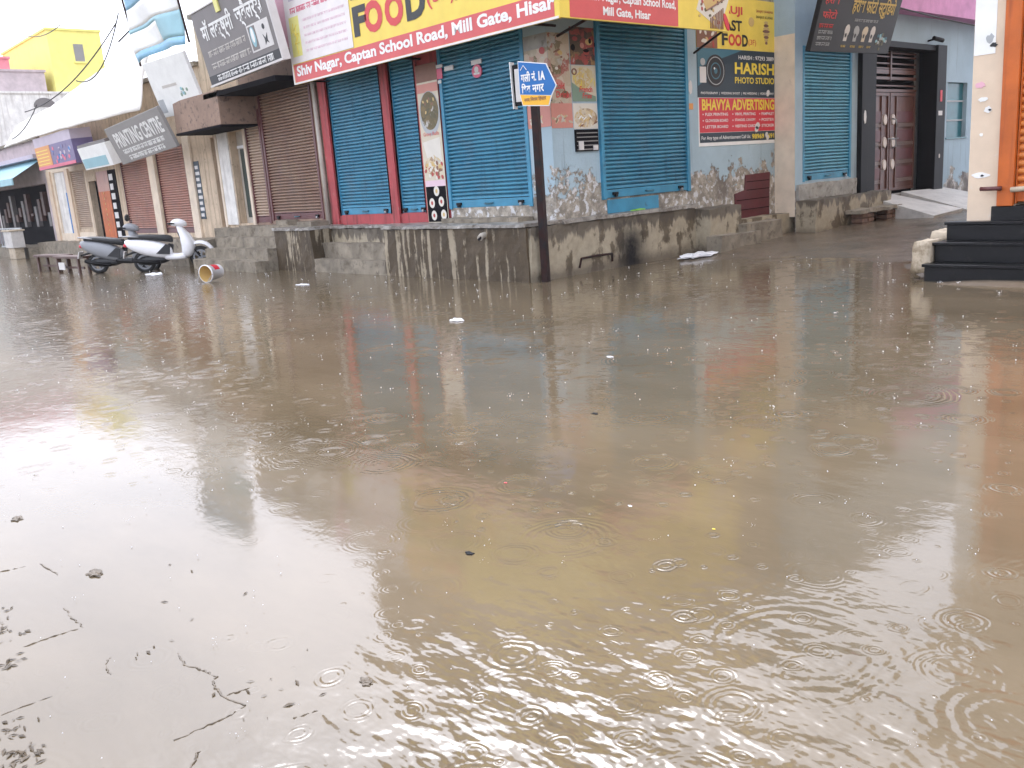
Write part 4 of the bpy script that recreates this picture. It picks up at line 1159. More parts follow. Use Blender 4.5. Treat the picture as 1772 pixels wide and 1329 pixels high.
for x in (-29.9, -33):
    mb = MB(); mb.tube([FL.p(x, 0, 1.05), FL.p(x, 2.6, 1.05)], .035, 'teal_print', 8); mb.build('awning_post', s6)
mb = MB(); mb.box(FL, -28.4, -25.4, 1.0, 1.05, 1.0, 1.06, 'silver_print'); mb.box(FL, -28.4, -25.4, .35, .40, 1.0, 1.06, 'silver_print')
for k in range(9): mb.box(FL, -28.4 + k * .36, -28.37 + k * .36, .35, 1.02, 1.01, 1.04, 'silver_print')
tag(mb.build('railing', origin=(-27, -1, .4)), 'low pale metal railing in front of the dark open shop', 'railing')
mb = MB(); mb.box(FL, -25.9, -24.9, .38, .95, 1.1, 1.5, 'pale_cement'); mb.box(FL, -25.95, -24.85, .95, 1.0, 1.05, 1.55, 'stone_pale'); mb.box(FL, -25.8, -25.0, .0, .38, 1.15, 1.45, 'stone_pale')
tag(mb.build('counter_box', origin=(-25.4, -1.3, 0), bevel=.015), 'cream painted counter box beside the pale railing', 'box')

# far buildings
def block(label, x0, x1, y0, y1, z0, z1, mat, wins=(), arch=None):
    t = thing('house', label, 'house', ((x0 + x1) / 2, (y0 + y1) / 2, z0), 'houses beyond the left row of shops')
    F_ = Fr((x1, 0, 0), (0, 1, 0), (0, 0, 1))
    mb = MB(); mb.box(F_, y0, y1, z0, z1, -(x1 - x0), 0, mat); mb.build('wall', t)
    mb = MB(); mb.box(F_, y0 - .06, y1 + .06, z1, z1 + .1, -(x1 - x0) - .1, .06, mat); mb.build('roof', t)
    for a, b_, c_, d in wins:
        mb = MB(); mb.box(F_, a, b_, c_, d, .001, .02, 'board_grey2'); mb.box(F_, a - .06, b_ + .06, c_ - .08, c_, .001, .08, mat); mb.build('window', t)
    if arch:
        mb = MB(); mb.prism(F_, [(arch[0] + .5 * math.cos(math.pi * i / 12), arch[1] + .42 * math.sin(math.pi * i / 12)) for i in range(13)], .001, .02, 'board_grey'); mb.build('arched_window', t)
block('bright yellow upper storey house behind the shops', -46, -38.0, 4.75, 7.2, 0, 9.9, 'yellow_wall', ((5.86, 6.3, 8.5, 9.3), (6.05, 6.4, 7.2, 7.35)))
block('white house with a dark arched opening below the lilac wall', -46, -37.6, -4.0, 8.6, 0, 6.95, 'white_wall', (), (4.0, 6.35))
block('lilac upper storey wall left of the yellow house', -46, -38.2, -4.0, 4.4, 7.06, 8.0, 'lilac_wall')
block('rose painted rooftop room at the far left above the lilac wall', -46, -39.5, -1.0, 3.3, 8.11, 8.75, 'rose_wall')
# tarpaulin roof above the far shops
mb = MB()
rnd = random.Random(9)
KU, KV = 60, 16
vs = []
for i in range(KU + 1):
    t = i / KU
    x = -25.5 + 12.6 * t
    zb = 3.78 + .01 * math.sin(t * 30) + .05 * math.sin(t * 4); zt = 4.5 + 1.0 * t ** 1.3 + .03 * math.sin(t * 13)
    for j in range(KV + 1):
        s_ = j / KV
        y = -1.05 + .55 * s_ + .02 * math.sin(t * 31 + s_ * 3) * (1 - s_) + .012 * math.sin(t * 57 + s_ * 9)
        vs.append((x + .06 * math.sin(s_ * 9 + t * 20), y, zb + (zt - zb) * s_))
mb.add(vs, [(i * (KV + 1) + j, (i + 1) * (KV + 1) + j, (i + 1) * (KV + 1) + j + 1, i * (KV + 1) + j + 1) for i in range(KU) for j in range(KV)], 'tarp')
o = mb.build('tarpaulin', smooth=True, fix=False, origin=(-19, -.8, 4))
sol = o.modifiers.new('solid', 'SOLIDIFY'); sol.thickness = .03
tag(o, 'long off white tarpaulin sheet draped along the eaves of the far shops', 'tarpaulin')

# ---- signboards of the left row
def board(name, label, BL, BR, TL, cat='signboard'):
    t = thing(name, label, cat, BL)
    f_ = Fr(BL, Vector(BR) - Vector(BL), Vector(TL) - Vector(BL))
    return t, f_, (Vector(BR) - Vector(BL)).length, (Vector(TL) - Vector(BL)).length
t, f_, w, h_ = board('jeweller_signboard', 'tilted grey brown jeweller signboard with white Hindi lettering above the brown shutters', (-9.06, -.9, 3.84), (-5.75, -1.02, 3.93), (-9.04, -1.14, 5.22))
mb = MB(); mb.box(f_, 0, w, 0, h_, -.12, 0, 'board_grey'); mb.box(f_, 0, w, 0, .17, 0, .004, 'board_black'); mb.build('board', t, bevel=.008)
mb = MB(); mb.box(f_, -.03, w + .03, -.04, 0, -.14, .02, 'paper'); mb.box(f_, w, w + .03, 0, h_, -.14, .02, 'paper'); mb.box(f_, -.03, w + .03, h_, h_ + .03, -.14, .02, 'paper'); mb.build('frame', t)
mb = MB()
text(mb, f_, [('मॉ लक्ष्मी', 1)], .28, .70, 1.5, .50, 'ink_white', .008, .025)
text(mb, f_, [('ज्वैलर्स', 1)], 1.95, .74, 1.15, .48, 'ink_white', .008, .025)
rnd = random.Random(4)
scribble(mb, f_, .3, 2.1, .50, .62, 'ghost', .005, 1.2, rnd=rnd); scribble(mb, f_, .3, 2.15, .26, .38, 'ghost', .005, 1.2, rnd=rnd); scribble(mb, f_, .4, 3.0, .02, .14, 'ink_white', .008, 1.3, rnd=rnd)
mb.build('lettering', t, fix=False)
mb = MB(); mb.box(f_, 2.25, 3.15, .26, .74, 0, .006, 'paper'); mb.box(f_, 2.30, 2.58, .29, .71, .006, .009, 'board_grey'); mb.disc(f_, 2.44, .52, .10, .18, .009, .012, 'teal_print', 18); mb.disc(f_, 2.44, .55, .06, .13, .012, .014, 'ink_white', 18)
mb.disc(f_, 2.92, .62, .05, .05, .006, .010, 'board_black', 10); mb.prism(f_, [(2.82, .50), (2.9, .42), (3.0, .50), (2.96, .38), (3.0, .32), (2.92, .36), (2.84, .31), (2.86, .40)], .006, .010, 'board_black'); mb.build('jewellery_print', t)
mb = MB(); mb.box(f_, .45 + .8, .62 + .8, 1.2, 1.5, 0, .03, 'faint_yellow'); mb.build('clamp', t)
t, f_, w, h_ = board('grey_signboard', 'leaning grey signboard with pale block letters over the rosy brown shutters', (-14.94, -.9, 2.56), (-11.31, -.9, 2.76), (-14.85, -1.22, 3.46))
mb = MB(); mb.box(f_, 0, w, 0, h_, -.08, 0, 'board_grey2'); mb.build('board', t, bevel=.01)
mb = MB(); text(mb, f_, 'PRINTING', .35, .40, 1.75, .38, 'ink_white', .006, .03); text(mb, f_, 'CENTRE', 2.2, .40, 1.25, .38, 'ink_white', .006, .03)
scribble(mb, f_, .5, 3.2, .22, .34, 'ink_white', .006, 1.5, rnd=rnd); scribble(mb, f_, .7, 3.0, .05, .17, 'ink_white', .006, 1.5, rnd=rnd); mb.build('lettering', t, fix=False)
t, f_, w, h_ = board('white_signboard', 'blank weathered white signboard leaning out beside the jeweller sign', (-12.06, -.8, 3.47), (-9.90, -.74, 3.45), (-12.02, -1.14, 4.66))
mb = MB(); mb.box(f_, 0, w, 0, h_, -.08, 0, 'pale_print'); mb.box(f_, .1, w - .1, .55, h_ - .1, 0, .002, 'stone_pale') if False else None; mb.build('board', t, bevel=.01)
mb = MB()
for k in range(10): mb.disc(f_, 1.45 + rnd.gauss(0, .12), .40 + rnd.gauss(0, .12), .05, .04, 0, .003 + k * .0002, rnd.choice(['poster_green', 'silver_print', 'teal_print']), 8)
mb.box(f_, .55, 1.3, .62, .68, 0, .003, 'ghost'); mb.box(f_, .05, .35, .1, .4, 0, .004, 'silver_print'); mb.build('faded_print', t)
# blue flex banner sagging above it
t = thing('flex_banner', 'sagging blue and white flex banner hanging above the white signboard', 'banner', (-11.2, -.9, 4.8))
mb = MB(); vs = []
for i in range(25):
    for j in range(21):
        a, b_ = i / 24, j / 20
        vs.append((-12.55 + 2.75 * a + .1 * b_, -1.0 - .07 * math.sin(a * 9 + b_ * 6) * (1 - b_ * .6) - .25 * b_, 4.76 + .22 * (a if a > .2 else .2 - a) * 0 + .08 * math.sin(a * 3.1) * (1 - b_) + 1.75 * b_))
F_ = [(i * 21 + j, (i + 1) * 21 + j, (i + 1) * 21 + j + 1, i * 21 + j + 1) for i in range(24) for j in range(20)]
mb.add(vs, [f for k, f in enumerate(F_) if k % 20 < 2], 'sky_print')
mb.add(vs, [f for k, f in enumerate(F_) if 2 <= k % 20 < 8 and (k // 20 > 13 or k % 20 > 6)], 'teal_print')
mb.add(vs, [f for k, f in enumerate(F_) if 2 <= k % 20 < 8 and not (k // 20 > 13 or k % 20 > 6)], 'pale_print')
mb.add(vs, [f for k, f in enumerate(F_) if 8 <= k % 20 < 13], 'pale_print')
mb.add(vs, [f for k, f in enumerate(F_) if k % 20 >= 13], 'sky_print')
o = mb.build('cloth', t, smooth=True, fix=False); o.modifiers.new('s', 'SOLIDIFY').thickness = .012
mb = MB(); mb.tube([(-12.6, -.95, 4.7), (-12.6, -1.2, 6.6)], .025, 'rust_metal'); mb.tube([(-9.75, -.95, 4.8), (-9.75, -1.2, 6.6)], .025, 'rust_metal'); mb.tube([(-13.6, -1.0, 5.4), (-10.2, -1.0, 5.95), (-9.5, -1.0, 6.3)], .02, 'cable'); mb.build('pole', t)
t, f_, w, h_ = board('teal_signboard', 'small faded teal and white box sign left of the leaning grey signboard', (-18.21, -.8, 2.60), (-15.9, -.8, 2.62), (-18.2, -.95, 3.20))
mb = MB(); mb.box(f_, 0, w, 0, h_, -.4, 0, 'pale_print'); mb.box(f_, .05, w - .3, .04, .3, 0, .006, 'teal_print'); mb.box(f_, 0, w, h_, h_ + .08, -.3, -.02, 'board_grey'); mb.build('board', t)
t, f_, w, h_ = board('purple_signboard', 'orange and purple box sign with a pink lower edge above the tan shutter', (-22.3, -.9, 2.82), (-18.6, -.9, 2.84), (-22.3, -.95, 3.5))
mb = MB(); mb.box(f_, 0, w, 0, h_, -.6, 0, 'purple_print'); mb.box(f_, 0, 1.5, 0, h_, 0, .01, 'orange_print'); mb.box(f_, 0, w, 0, .09, .01, .02, 'pink_print'); mb.box(f_, 0, w, h_, h_ + .28, -.6, 0, 'lilac_print')
for k in range(5): mb.box(f_, .1, 1.3, .14 + k * .1, .17 + k * .1, .01, .014, 'sign_yellow')
for k in range(26): mb.disc(f_, rnd.uniform(1.6, w - .1), rnd.uniform(.15, h_ - .1), .08, .06, 0, .004 + k * .0002, rnd.choice(['board_blue', 'lilac_print', 'pink_print', 'purple_print']), 8)
mb.build('board', t)
mb = MB(); mb.box(FL, -9.3, -6.0, 5.3, 6.05, .3, .36, 'pink_wall')
tag(mb.build('hoarding', origin=(-7, -.3, 5.5)), 'plain pink hoarding standing behind the jeweller signboard', 'hoarding')
mb = MB()
vs = [(-6.9, -.62, 4.25), (-6.1, -.62, 4.12), (-6.1, -.62, 6.3), (-6.9, -.62, 6.3)]
mb.box(FL, -7.05, -6.12, 4.2, 5.5, .55, .6, 'sign_pink')
tag(mb.build('pink_cloth', origin=(-6.5, -.6, 4.3)), 'pink cloth hanging between the jeweller signboard and the yellow signboard', 'cloth')

# cables
def sag(a, b_, d, k=18):
    a, b_ = Vector(a), Vector(b_)
    return [a.lerp(b_, i / k) + Vector((0, 0, -d * 4 * (i / k) * (1 - i / k))) for i in range(k + 1)]
for label, pts in (
        ('black cable drooping along the tarpaulin towards the flex banner', sag((-21.5, -1.25, 4.55), (-12.9, -1.25, 5.7), .35)),
        ('slack black cable tied from the tarpaulin peak down to the purple sign', sag((-20.0, -1.3, 4.6), (-23.5, -1.25, 3.9), .15)),
        ('cable crossing above the yellow house', sag((-34, 2.5, 9.0), (-24, 1.0, 7.6), .25)),
        ('twin cable stretched over the brown gate along the blue house', sag((.85, 5.0, 4.55), (.7, 15.5, 4.15), .1)),
        ('thin wire looping over the right end of the tarpaulin', sag((-16.5, -1.2, 4.85), (-12.8, -1.2, 5.9), .5))):
    mb = MB(); mb.tube(pts, .016, 'cable', 5)
    tag(mb.build('cable', origin=pts[0]), label, 'cable', 'overhead cables')

# ================================================================ SCOOTERS
def wheel(mb_t, mb_r, x, z, r, y=0):
    fr = Fr((x, y, z), (1, 0, 0), (0, 0, 1))
    k, q = 32, 10
    vs, fs = [], []
    for i in range(k):
        a = 2 * math.pi * i / k
        for j in range(q):
            b_ = 2 * math.pi * j / q
            rr_ = r - .05 + .05 * math.cos(b_)
            vs.append(fr.p(rr_ * math.cos(a), rr_ * math.sin(a), .048 * math.sin(b_)))
    for i in range(k):
        for j in range(q):
            fs.append((i * q + j, ((i + 1) % k) * q + j, ((i + 1) % k) * q + (j + 1) % q, i * q + (j + 1) % q))
    mb_t.add(vs, fs, 'tyre')
    mb_r.ring(fr, 0, 0, r - .115, r - .115, r - .08, r - .08, -.035, .035, 'grey_silver')
    mb_r.disc(fr, 0, 0, .05, .05, -.05, .05, 'grey_silver', 14)
    for i in range(5):
        a = 2 * math.pi * i / 5
        c_, s_ = math.cos(a), math.sin(a)
        mb_r.prism(fr, [(.04 * c_ - .02 * s_, .04 * s_ + .02 * c_), (.04 * c_ + .02 * s_, .04 * s_ - .02 * c_), ((r - .1) * c_ + .02 * s_, (r - .1) * s_ - .02 * c_), ((r - .1) * c_ - .02 * s_, (r - .1) * s_ + .02 * c_)], -.02, .02, 'grey_silver')

def loft(mb, secs, mat, k=16, e=2.6):
    """secs: (x, z, half width, half height, tilt) closed rings joined along the body"""
    vs, fs = [], []
    for x, z, hw, hh, tl in secs:
        for i in range(k):
            a = 2 * math.pi * i / k
            c_, s_ = math.cos(a), math.sin(a)
            yy = hw * abs(c_) ** (2 / e) * (1 if c_ > 0 else -1)
            zz = hh * abs(s_) ** (2 / e) * (1 if s_ > 0 else -1)
            vs.append((x - zz * math.sin(tl), yy, z + zz * math.cos(tl)))
    n = len(secs)
    for i in range(n - 1):
        for j in range(k):
            fs.append((i * k + j, i * k + (j + 1) % k, (i + 1) * k + (j + 1) % k, (i + 1) * k + j))
    fs += [tuple(range(k - 1, -1, -1)), tuple((n - 1) * k + j for j in range(k))]
    mb.add(vs, fs, mat)

def scooter(label, body, mirror=False):
    t = thing('scooter', label, 'scooter', (0, 0, 0), 'scooters parked by the steps')
    def B(mb, name, **k): return mb.build(name, t, **k)
    for nm, x, r_ in (('front_wheel', .64, .25), ('rear_wheel', -.62, .25)):
        a, c_ = MB(), MB(); wheel(a, c_, x, r_ - .02, r_)
        w_ = B(a, nm, smooth=True); link_sub(B(c_, 'rim'), w_)
    mb = MB()     # rear side panels, tail rising to the back
    loft(mb, [(-1.0, .71, .06, .04, 0), (-.92, .67, .13, .11, 0), (-.70, .60, .19, .18, 0), (-.45, .53, .21, .21, 0), (-.20, .47, .20, .20, 0), (-.04, .41, .17, .16, 0), (.03, .38, .12, .10, 0)], body)
    B(mb, 'rear_body', smooth=True, sub=1)
    mb = MB()
    loft(mb, [(-.92, .80, .08, .04, .1), (-.75, .815, .14, .06, .05), (-.45, .79, .165, .07, 0), (-.2, .745, .16, .075, -.1), (.0, .72, .13, .09, 0), (.09, .68, .08, .07, 0)], 'seat_black')
    B(mb, 'seat', smooth=True, sub=1)
    for y in (-.205, .195):
        mb = MB(); mb.prism(Fr((0, y, 0), (1, 0, 0), (0, 0, 1)), [(-.30, .40), (.0, .36), (.04, .56), (-.06, .60)], -.01, .01, 'black_plastic'); B(mb, 'side_vent', bevel=.005)
    mb = MB(); mb.box(Fr((-1.03, 0, .44), (0, 1, 0), (.25, 0, 1)), -.11, .11, -.08, .08, -.01, .01, 'paper'); B(mb, 'number_plate')
    mb = MB()
    loft(mb, [(-.20, .36, .14, .12, 0), (-.05, .30, .17, .09, 0), (.18, .27, .18, .075, 0), (.36, .30, .17, .10, .4)], body if not mirror else 'black_plastic')
    loft(mb, [(-.35, .34, .13, .10, 0), (-.05, .30, .135, .08, 0)], 'black_plastic')
    B(mb, 'floorboard', smooth=True, sub=1)
    mb = MB()     # leg shield and front apron
    loft(mb, [(.30, .26, .16, .10, .9), (.40, .40, .21, .15, 1.25), (.41, .58, .23, .17, 1.2), (.36, .78, .20, .15, 1.15), (.30, .92, .13, .11, 1.1), (.26, 1.02, .07, .08, 1.1)], body)
    loft(mb, [(.50, .42, .08, .07, 1.2), (.50, .6, .11, .08, 1.2), (.44, .78, .11, .07, 1.15), (.37, .88, .06, .04, 1.1)], body)
    B(mb, 'leg_shield', smooth=True, sub=1)
    mb = MB(); mb.box(Fr((.30, 0, .62), (0, 1, 0), (-.28, 0, 1)), -.14, .14, -.25, .22, -.02, .01, 'black_plastic'); B(mb, 'inner_panel', bevel=.01)
    mb = MB()
    vs, fs = [], []
    for i in range(13):
        a = R(-8 + 160 * i / 12)
        for j in range(5):
            y = -.095 + .0475 * j
            rr_ = .335 - .06 * (abs(y) / .095) ** 2
            vs.append((.64 + rr_ * math.cos(a), y, .24 + rr_ * math.sin(a) + .02))
    fs = [(i * 5 + j, (i + 1) * 5 + j, (i + 1) * 5 + j + 1, i * 5 + j + 1) for i in range(12) for j in range(4)]
    mb.add(vs, fs, body)
    o = B(mb, 'front_fender', smooth=True, fix=False); sl = o.modifiers.new('s', 'SOLIDIFY'); sl.thickness = .015
    mb = MB()
    loft(mb, [(.08, 1.03, .07, .04, 0), (.15, 1.05, .14, .08, .1), (.26, 1.06, .16, .10, .1), (.38, 1.03, .13, .085, 0), (.45, 1.0, .06, .04, 0)], body)
    o = B(mb, 'handlebar_cover', smooth=True, sub=1)
    mb = MB(); mb.tube([(.10, -.34, 1.05), (.18, -.2, 1.04), (.2, 0, 1.03), (.18, .2, 1.04), (.10, .34, 1.05)], .016, 'black_plastic'); mb.tube([(.10, -.35, 1.05), (.16, -.22, 1.045)], .024, 'black_plastic'); mb.tube([(.10, .35, 1.05), (.16, .22, 1.045)], .024, 'black_plastic')
    mb.tube([(.20, 0, 1.0), (.33, 0, .75), (.50, 0, .45)], .03, 'black_plastic'); B(mb, 'handlebar', smooth=True)
    mb = MB(); fr = Fr((.405, 0, 1.02), (0, 1, 0), (-.2, 0, 1)); mb.disc(fr, 0, 0, .07, .04, .0, .02, 'steel', 18); B(mb, 'headlight')
    mb = MB(); mb.tube([(.5, .07, .46), (.64, .07, .24)], .018, 'black_metal'); mb.tube([(.5, -.07, .46), (.64, -.07, .24)], .018, 'black_metal'); B(mb, 'front_fork')
    mb = MB(); loft(mb, [(-.75, .25, .09, .07, 0), (-.5, .26, .13, .12, 0), (-.2, .26, .12, .10, 0), (-.05, .26, .06, .05, 0)], 'black_plastic'); mb.tube([(-.25, -.16, .2), (-.6, -.17, .24), (-.85, -.17, .30)], .045, 'black_metal', 10); B(mb, 'engine', smooth=True)
    mb = MB(); mb.tube([(-.55, -.13, .80), (-.85, -.13, .84), (-1.0, -.08, .85), (-1.0, .08, .85), (-.85, .13, .84), (-.55, .13, .80)], .014, 'steel'); B(mb, 'grab_rail', smooth=True)
    mb = MB(); loft(mb, [(-1.02, .64, .05, .03, 0), (-.97, .65, .09, .05, 0), (-.9, .65, .09, .05, 0)], 'poster_red'); B(mb, 'tail_light', smooth=True)
    mb = MB(); loft(mb, [(-1.0, .42, .06, .02, .6), (-.85, .47, .09, .03, .6), (-.6, .50, .09, .03, 0)], 'black_plastic'); B(mb, 'rear_fender', smooth=True)
    if mirror:
        mb = MB(); mb.tube([(.22, .16, 1.05), (.20, .22, 1.22)], .01, 'black_plastic'); loft(mb, [(.16, 1.26, .05, .05, 0), (.20, 1.27, .10, .085, 0), (.23, 1.27, .09, .07, 0)], 'black_plastic'); B(mb, 'mirror', smooth=True)
    return t
sc1 = scooter('white scooter with a black seat parked in front of the grey steps', 'white_plastic')
mb = MB(); 
for k in range(2): text(mb, Fr((-.86, -.178, .52 - k * .06), (1, 0, 0), (0, 0, 1)), 'HR 20' if False else 'oo', 0, 0, .18, .04, 'pink_print', .0, .02)
sc1.location = (-11.28, -1.42, 0.0); sc1.rotation_euler = (0, R(-1), math.atan2(1.04, .67))
sc2 = scooter('silver grey scooter with round black mirror parked behind the white scooter', 'grey_silver', True)
sc2.location = (-12.55, -2.1, -.02); sc2.rotation_euler = (0, R(2), math.atan2(.85, .8))

# ---- bucket lying on its side
bk = thing('paint_bucket', 'white plastic paint bucket lying on its side in the water', 'bucket', (-6.85, -2.47, .16))
axis = Vector((.38, -.92, -.03)).normalized()
c0 = Vector((-6.85, -2.45, .17))
mb = MB(); k = 28; vs = []; 
side = axis.cross(Vector((0, 0, 1))).normalized(); up = side.cross(axis)
prof = [(-.18, .0), (-.18, .125), (-.17, .13), (.15, .155), (.15, .17), (.18, .17), (.18, .155), (-.14, .12), (-.15, .0)]
for d, r_ in prof:
    for i in range(k):
        a = 2 * math.pi * i / k
        vs.append(c0 + axis * d + (side * math.cos(a) + up * math.sin(a)) * max(r_, .001))
fs = [(p * k + i, p * k + (i + 1) % k, (p + 1) * k + (i + 1) % k, (p + 1) * k + i) for p in range(len(prof) - 1) for i in range(k)]
for p in range(len(prof) - 1):
    mb.add([], [], 'white_plastic')
o_ = len(prof)
mb.add(vs, [f for f in fs if f[0] // k < 6], 'white_plastic')
mb.add(vs, [f for f in fs if f[0] // k >= 6], 'food_gold')
mb.build('pail', bk, smooth=True, fix=False)
mb = MB(); vs = []
for d in (-.08, .06):
    for i in range(9):
        a = -1.9 + 1.5 * i / 8
        rr_ = .13 + (d + .17) / .32 * .025 + .0025
        vs.append(c0 + axis * d + (side * math.cos(a + 3.14) + up * -math.sin(a)) * rr_)
mb.add(vs, [(i, i + 1, 9 + i + 1, 9 + i) for i in range(8)], 'poster_red'); mb.build('label_print', bk, fix=False)
mb = MB(); mb.tube([c0 + axis * .17 + side * .17, c0 + axis * .3 + side * .12 + up * -.15, c0 + axis * .35 + up * -.165, c0 + axis * .3 - side * .12 + up * -.15, c0 + axis * .17 - side * .17], .006, 'steel', 6); mb.build('handle', bk)

# ---- wooden benches
for k, (x, y, ang, label) in enumerate(((-16.0, -2.7, .15, 'low dark wooden bench standing in the water at the far left of the scooters'), (-14.2, -2.75, .1, 'low dark wooden bench with a white card under it directly behind the scooters'))):
    bn = thing('bench', label, 'bench', (x, y, 0), 'low wooden benches')
    fr = Fr((x, y, 0), (math.cos(ang), math.sin(ang), 0), (0, 0, 1))
    mb = MB(); mb.box(fr, -.8, .8, .36, .42, -.16, .16, 'wood_brown'); mb.build('seat', bn, bevel=.01)
    for sx in (-.68, .55):
        for sn in (-.12, .12):
            mb = MB(); mb.box(fr, sx, sx + .08, -.2, .36, sn - .03, sn + .03, 'wood_brown'); mb.build('leg', bn, bevel=.005)
    mb = MB(); mb.box(fr, -.66, .6, .1, .15, -.02, .02, 'wood_brown'); mb.build('stretcher', bn)
    if k: 
        mb = MB(); mb.box(fr, -.55, -.2, .08, .26, .13, .15, 'paper'); mb.build('card', bn)

# ---- litter
def crumple(name, label, x, y, z, sx, sy, sz, mat, seed, cat):
    r_ = random.Random(seed); bm = bmesh.new(); bmesh.ops.create_icosphere(bm, subdivisions=3, radius=1)
    for q in bm.verts:
        n = 1 + .35 * math.sin(q.co.x * 5 + seed) * math.sin(q.co.y * 6 + seed * 2) + r_.uniform(-.15, .15)
        q.co = Vector((q.co.x * sx * n, q.co.y * sy * n, max(q.co.z, -.2) * sz * n))
    me = bpy.data.meshes.new(name); bm.to_mesh(me); bm.free(); me.materials.append(M[mat])
    o = bpy.data.objects.new(name, me); COL.objects.link(o); o.location = (x, y, z); tag(o, label, cat); return o
crumple('plastic_bag', 'white plastic bag lying on the wet lane beside the plinth', .62, 2.6, lane_z(.6, 2.6) + .03, .16, .38, .05, 'bag', 3, 'plastic bag')
crumple('green_wrapper', 'bright green wrapper on the ledge below the lane shutter', .12, 1.75, .86, .03, .16, .02, 'food_green', 5, 'wrapper')
M['green_bright'] = plain('green_bright', (.2, .5, .05), .5); bpy.data.objects['green_wrapper'].data.materials[0] = M['green_bright']
crumple('foam_litter', 'white plastic litter floating under the white scooter', -10.3, -2.25, .01, .30, .14, .03, 'bag', 8, 'litter')
crumple('paper_scrap', 'flat white paper scrap floating off the inset steps', -4.0, -2.14, .004, .16, .07, .012, 'bag', 12, 'paper')
crumple('paper_scrap', 'curled white paper scrap floating in open water below the street sign', 1.83, -3.5, .006, .09, .05, .02, 'bag', 14, 'paper')
LIT = [((30, 898), 'mud', 'brown mud clump breaking the water near the left edge', .05), ((165, 993), 'mud', 'long brown mud clump in the bright shallow water', .06),
       ((633, 1180), 'mud', 'dark brown mud clump amid the rings at the bottom', .035), ((812, 958), 'soot', 'small black leaf floating in the middle of the water', .028),
       ((875, 836), 'poster_red', 'tiny red wrapper floating in the middle of the water', .012), ((1235, 916), 'ink_yellow', 'tiny yellow scrap floating right of the middle', .009),
       ((1056, 618), 'bag', 'thin white scrap floating below the lane shutter reflection', .045), ((1030, 716), 'soot', 'tiny black leaf right of the post reflection', .03), ((1090, 876), 'bag', 'tiny white pellet floating mid water', .014)]
cpos = Vector((9.601, -9.618, 1.5))
LP = [(4.687, -8.684), (5.753, -8.643), (7.362, -8.341), (6.861, -7.503), (6.332, -6.823), (7.495, -6.686), (4.712, -4.195), (5.814, -5.586), (7.041, -6.693)]
for (px, mt, label, s_), (x, y) in zip(LIT, LP):
    crumple('mud_clump' if mt == 'mud' else ('leaf' if mt == 'soot' else 'litter_scrap'), label, x, y, .002, s_ * .8, s_ * .5, s_ * .12, mt, int(x * 10 + y), 'mud' if mt == 'mud' else ('leaf' if mt == 'soot' else 'litter'))

# shallow paver edges showing through at the near left
mb = MB()
def crest(pts, r_=.006):
    q = []
    rnd = random.Random(int(pts[0][0] * 100))
    for a, b_ in zip(pts[:-1], pts[1:]):
        n = 7
        q += [(a[0] + (b_[0] - a[0]) * i / n + rnd.uniform(-.004, .004), a[1] + (b_[1] - a[1]) * i / n + rnd.uniform(-.004, .004), rnd.uniform(-.004, .0015)) for i in range(n)]
    q.append((*pts[-1], -.002))
    mb.tube(q, r_ * .7, 'mud', 6)

for pts, r_ in (([(7.197, -8.889), (7.2, -8.813), (7.205, -8.725), (7.192, -8.665)], .0045), ([(7.192, -8.665), (7.085, -8.688), (6.996, -8.68), (6.961, -8.653), (6.883, -8.665), (6.8, -8.69), (6.705, -8.674)], .006),
                ([(7.092, -8.678), (7.105, -8.607)], .004), ([(6.216, -9.039), (6.215, -8.933), (6.23, -8.837)], .004), ([(6.23, -8.837), (6.118, -8.844), (5.994, -8.839)], .005), ([(6.644, -9.212), (6.655, -9.064)], .004),
                ([(6.667, -8.889), (6.583, -8.876), (6.55, -8.846)], .004), ([(7.33, -8.885), (7.303, -8.857), (7.358, -8.906)], .005), ([(5.38, -8.922), (5.407, -8.826)], .004), ([(5.427, -8.772), (5.63, -8.758)], .005), ([(7.367, -8.593), (7.386, -8.526)], .004)):
    crest(pts, r_)
rnd = random.Random(77)
def leafy(cx, cy, n, sp):
    for _ in range(n):
        x, y = cx + rnd.gauss(0, sp), cy + rnd.gauss(0, sp * .7)
        a = rnd.uniform(0, 6.28); l = rnd.uniform(.006, .022); w = l * rnd.uniform(.15, .4)
        c_, s_ = math.cos(a), math.sin(a)
        mb.add([(x - l * c_, y - l * s_, .001), (x + w * s_, y - w * c_, .004), (x + l * c_, y + l * s_, .002), (x - w * s_, y + w * c_, .005)], [(0, 1, 2, 3)], 'mud')
for cx, cy, n, sp in ((6.01, -9.05, 20, .05), (6.32, -9.1, 12, .03), (6.76, -9.2, 18, .04), (6.94, -9.22, 30, .035), (5.84, -9.02, 12, .05), (6.6, -8.75, 4, .06), (7.3, -8.6, 6, .1), (7.0, -8.5, 6, .2), (6.2, -8.5, 6, .3)):
    leafy(cx, cy, n, sp)
struct(mb.build('pavement', fix=False))

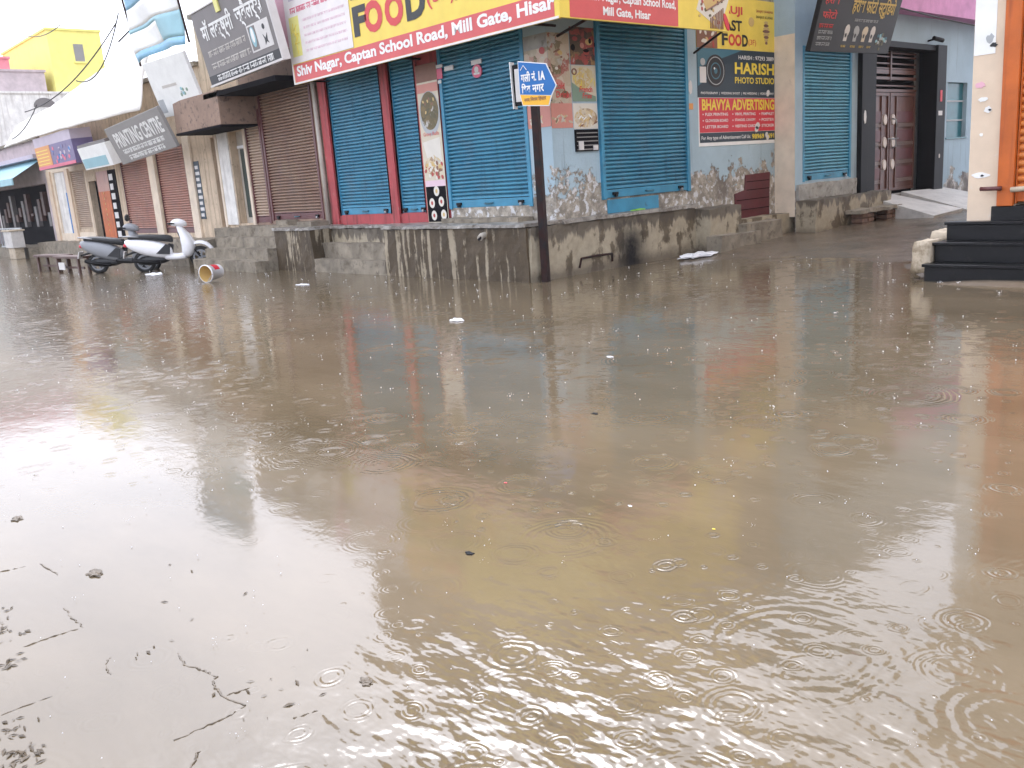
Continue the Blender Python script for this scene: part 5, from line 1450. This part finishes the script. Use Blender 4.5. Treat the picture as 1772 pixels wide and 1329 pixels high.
# ---- rain: splash crowns and droplets where drops strike the flood
rain = bpy.data.materials.new('rain_drop'); rain.use_nodes = True
pb = rain.node_tree.nodes['Principled BSDF']
pb.inputs['Base Color'].default_value = (.8, .8, .8, 1); pb.inputs['Roughness'].default_value = .25
mb = MB()
rnd = random.Random(99)
OCT = [(1, 0, 0), (0, 1, 0), (-1, 0, 0), (0, -1, 0), (0, 0, 1), (0, 0, -1)]
OF_ = [(0, 1, 4), (1, 2, 4), (2, 3, 4), (3, 0, 4), (1, 0, 5), (2, 1, 5), (3, 2, 5), (0, 3, 5)]
def drop(x, y, z, r_, st=1.0):
    mb.add([(x + a * r_, y + b_ * r_, z + c_ * r_ * st) for a, b_, c_ in OCT], OF_, rain)
fwd = Vector((-.72, .69))
sidev = Vector((.69, .72))
n = 0
while n < 900:
    d = 1.8 + 22 * rnd.random() ** 1.1
    l = rnd.uniform(-.7, .62) * d
    x, y = 9.6 + fwd.x * d + sidev.x * l, -9.6 + fwd.y * d + sidev.y * l
    n += 1
    if y > -.8 and x < .2: continue
    if y > 3: continue
    if y > .7 and x > 5: continue
    zz = max(0, lane_z(x, y)) if x > .15 and y > 0 else 0
    s_ = rnd.uniform(.5, 1.0) * min(1.0, .25 + d / 9)
    k = rnd.random()
    drop(x, y, zz + rnd.uniform(.002, .02), .0057 * s_ * (.7 + d / 14), 1.2)
    if k < .22:
        for _ in range(rnd.randint(3, 6)):
            a = rnd.uniform(0, 6.28); q = rnd.uniform(.01, .03)
            drop(x + q * math.cos(a), y + q * math.sin(a), zz + rnd.uniform(.004, .03), .0028 * s_ * (.7 + d / 14), 1.3)
o = mb.build('rain_splashes', fix=False)
tag(o, 'rain drops splashing all over the flooded street', None, None, 'stuff')

# ---- white mist added to wash out the far left like lens glare
hz = bpy.data.materials.new('veil'); hz.use_nodes = True
hn = hz.node_tree; hn.nodes.remove(hn.nodes['Principled BSDF'])
pv = hn.nodes.new('ShaderNodeVolumePrincipled'); pv.inputs['Color'].default_value = (.97, .97, 1, 1); pv.inputs['Density'].default_value = .0005
hn.links.new(pv.outputs[0], hn.nodes['Material Output'].inputs['Volume'])
mb = MB(); mb.add([(x, y, z) for z in (-1.2, 24) for y in (-301, 301) for x in (-301, 301)], [(0, 1, 3, 2), (4, 6, 7, 5), (0, 4, 5, 1), (2, 3, 7, 6), (0, 2, 6, 4), (1, 5, 7, 3)], hz)
tag(mb.build('haze'), 'thin white mist hanging over the whole street', None, None, 'stuff')
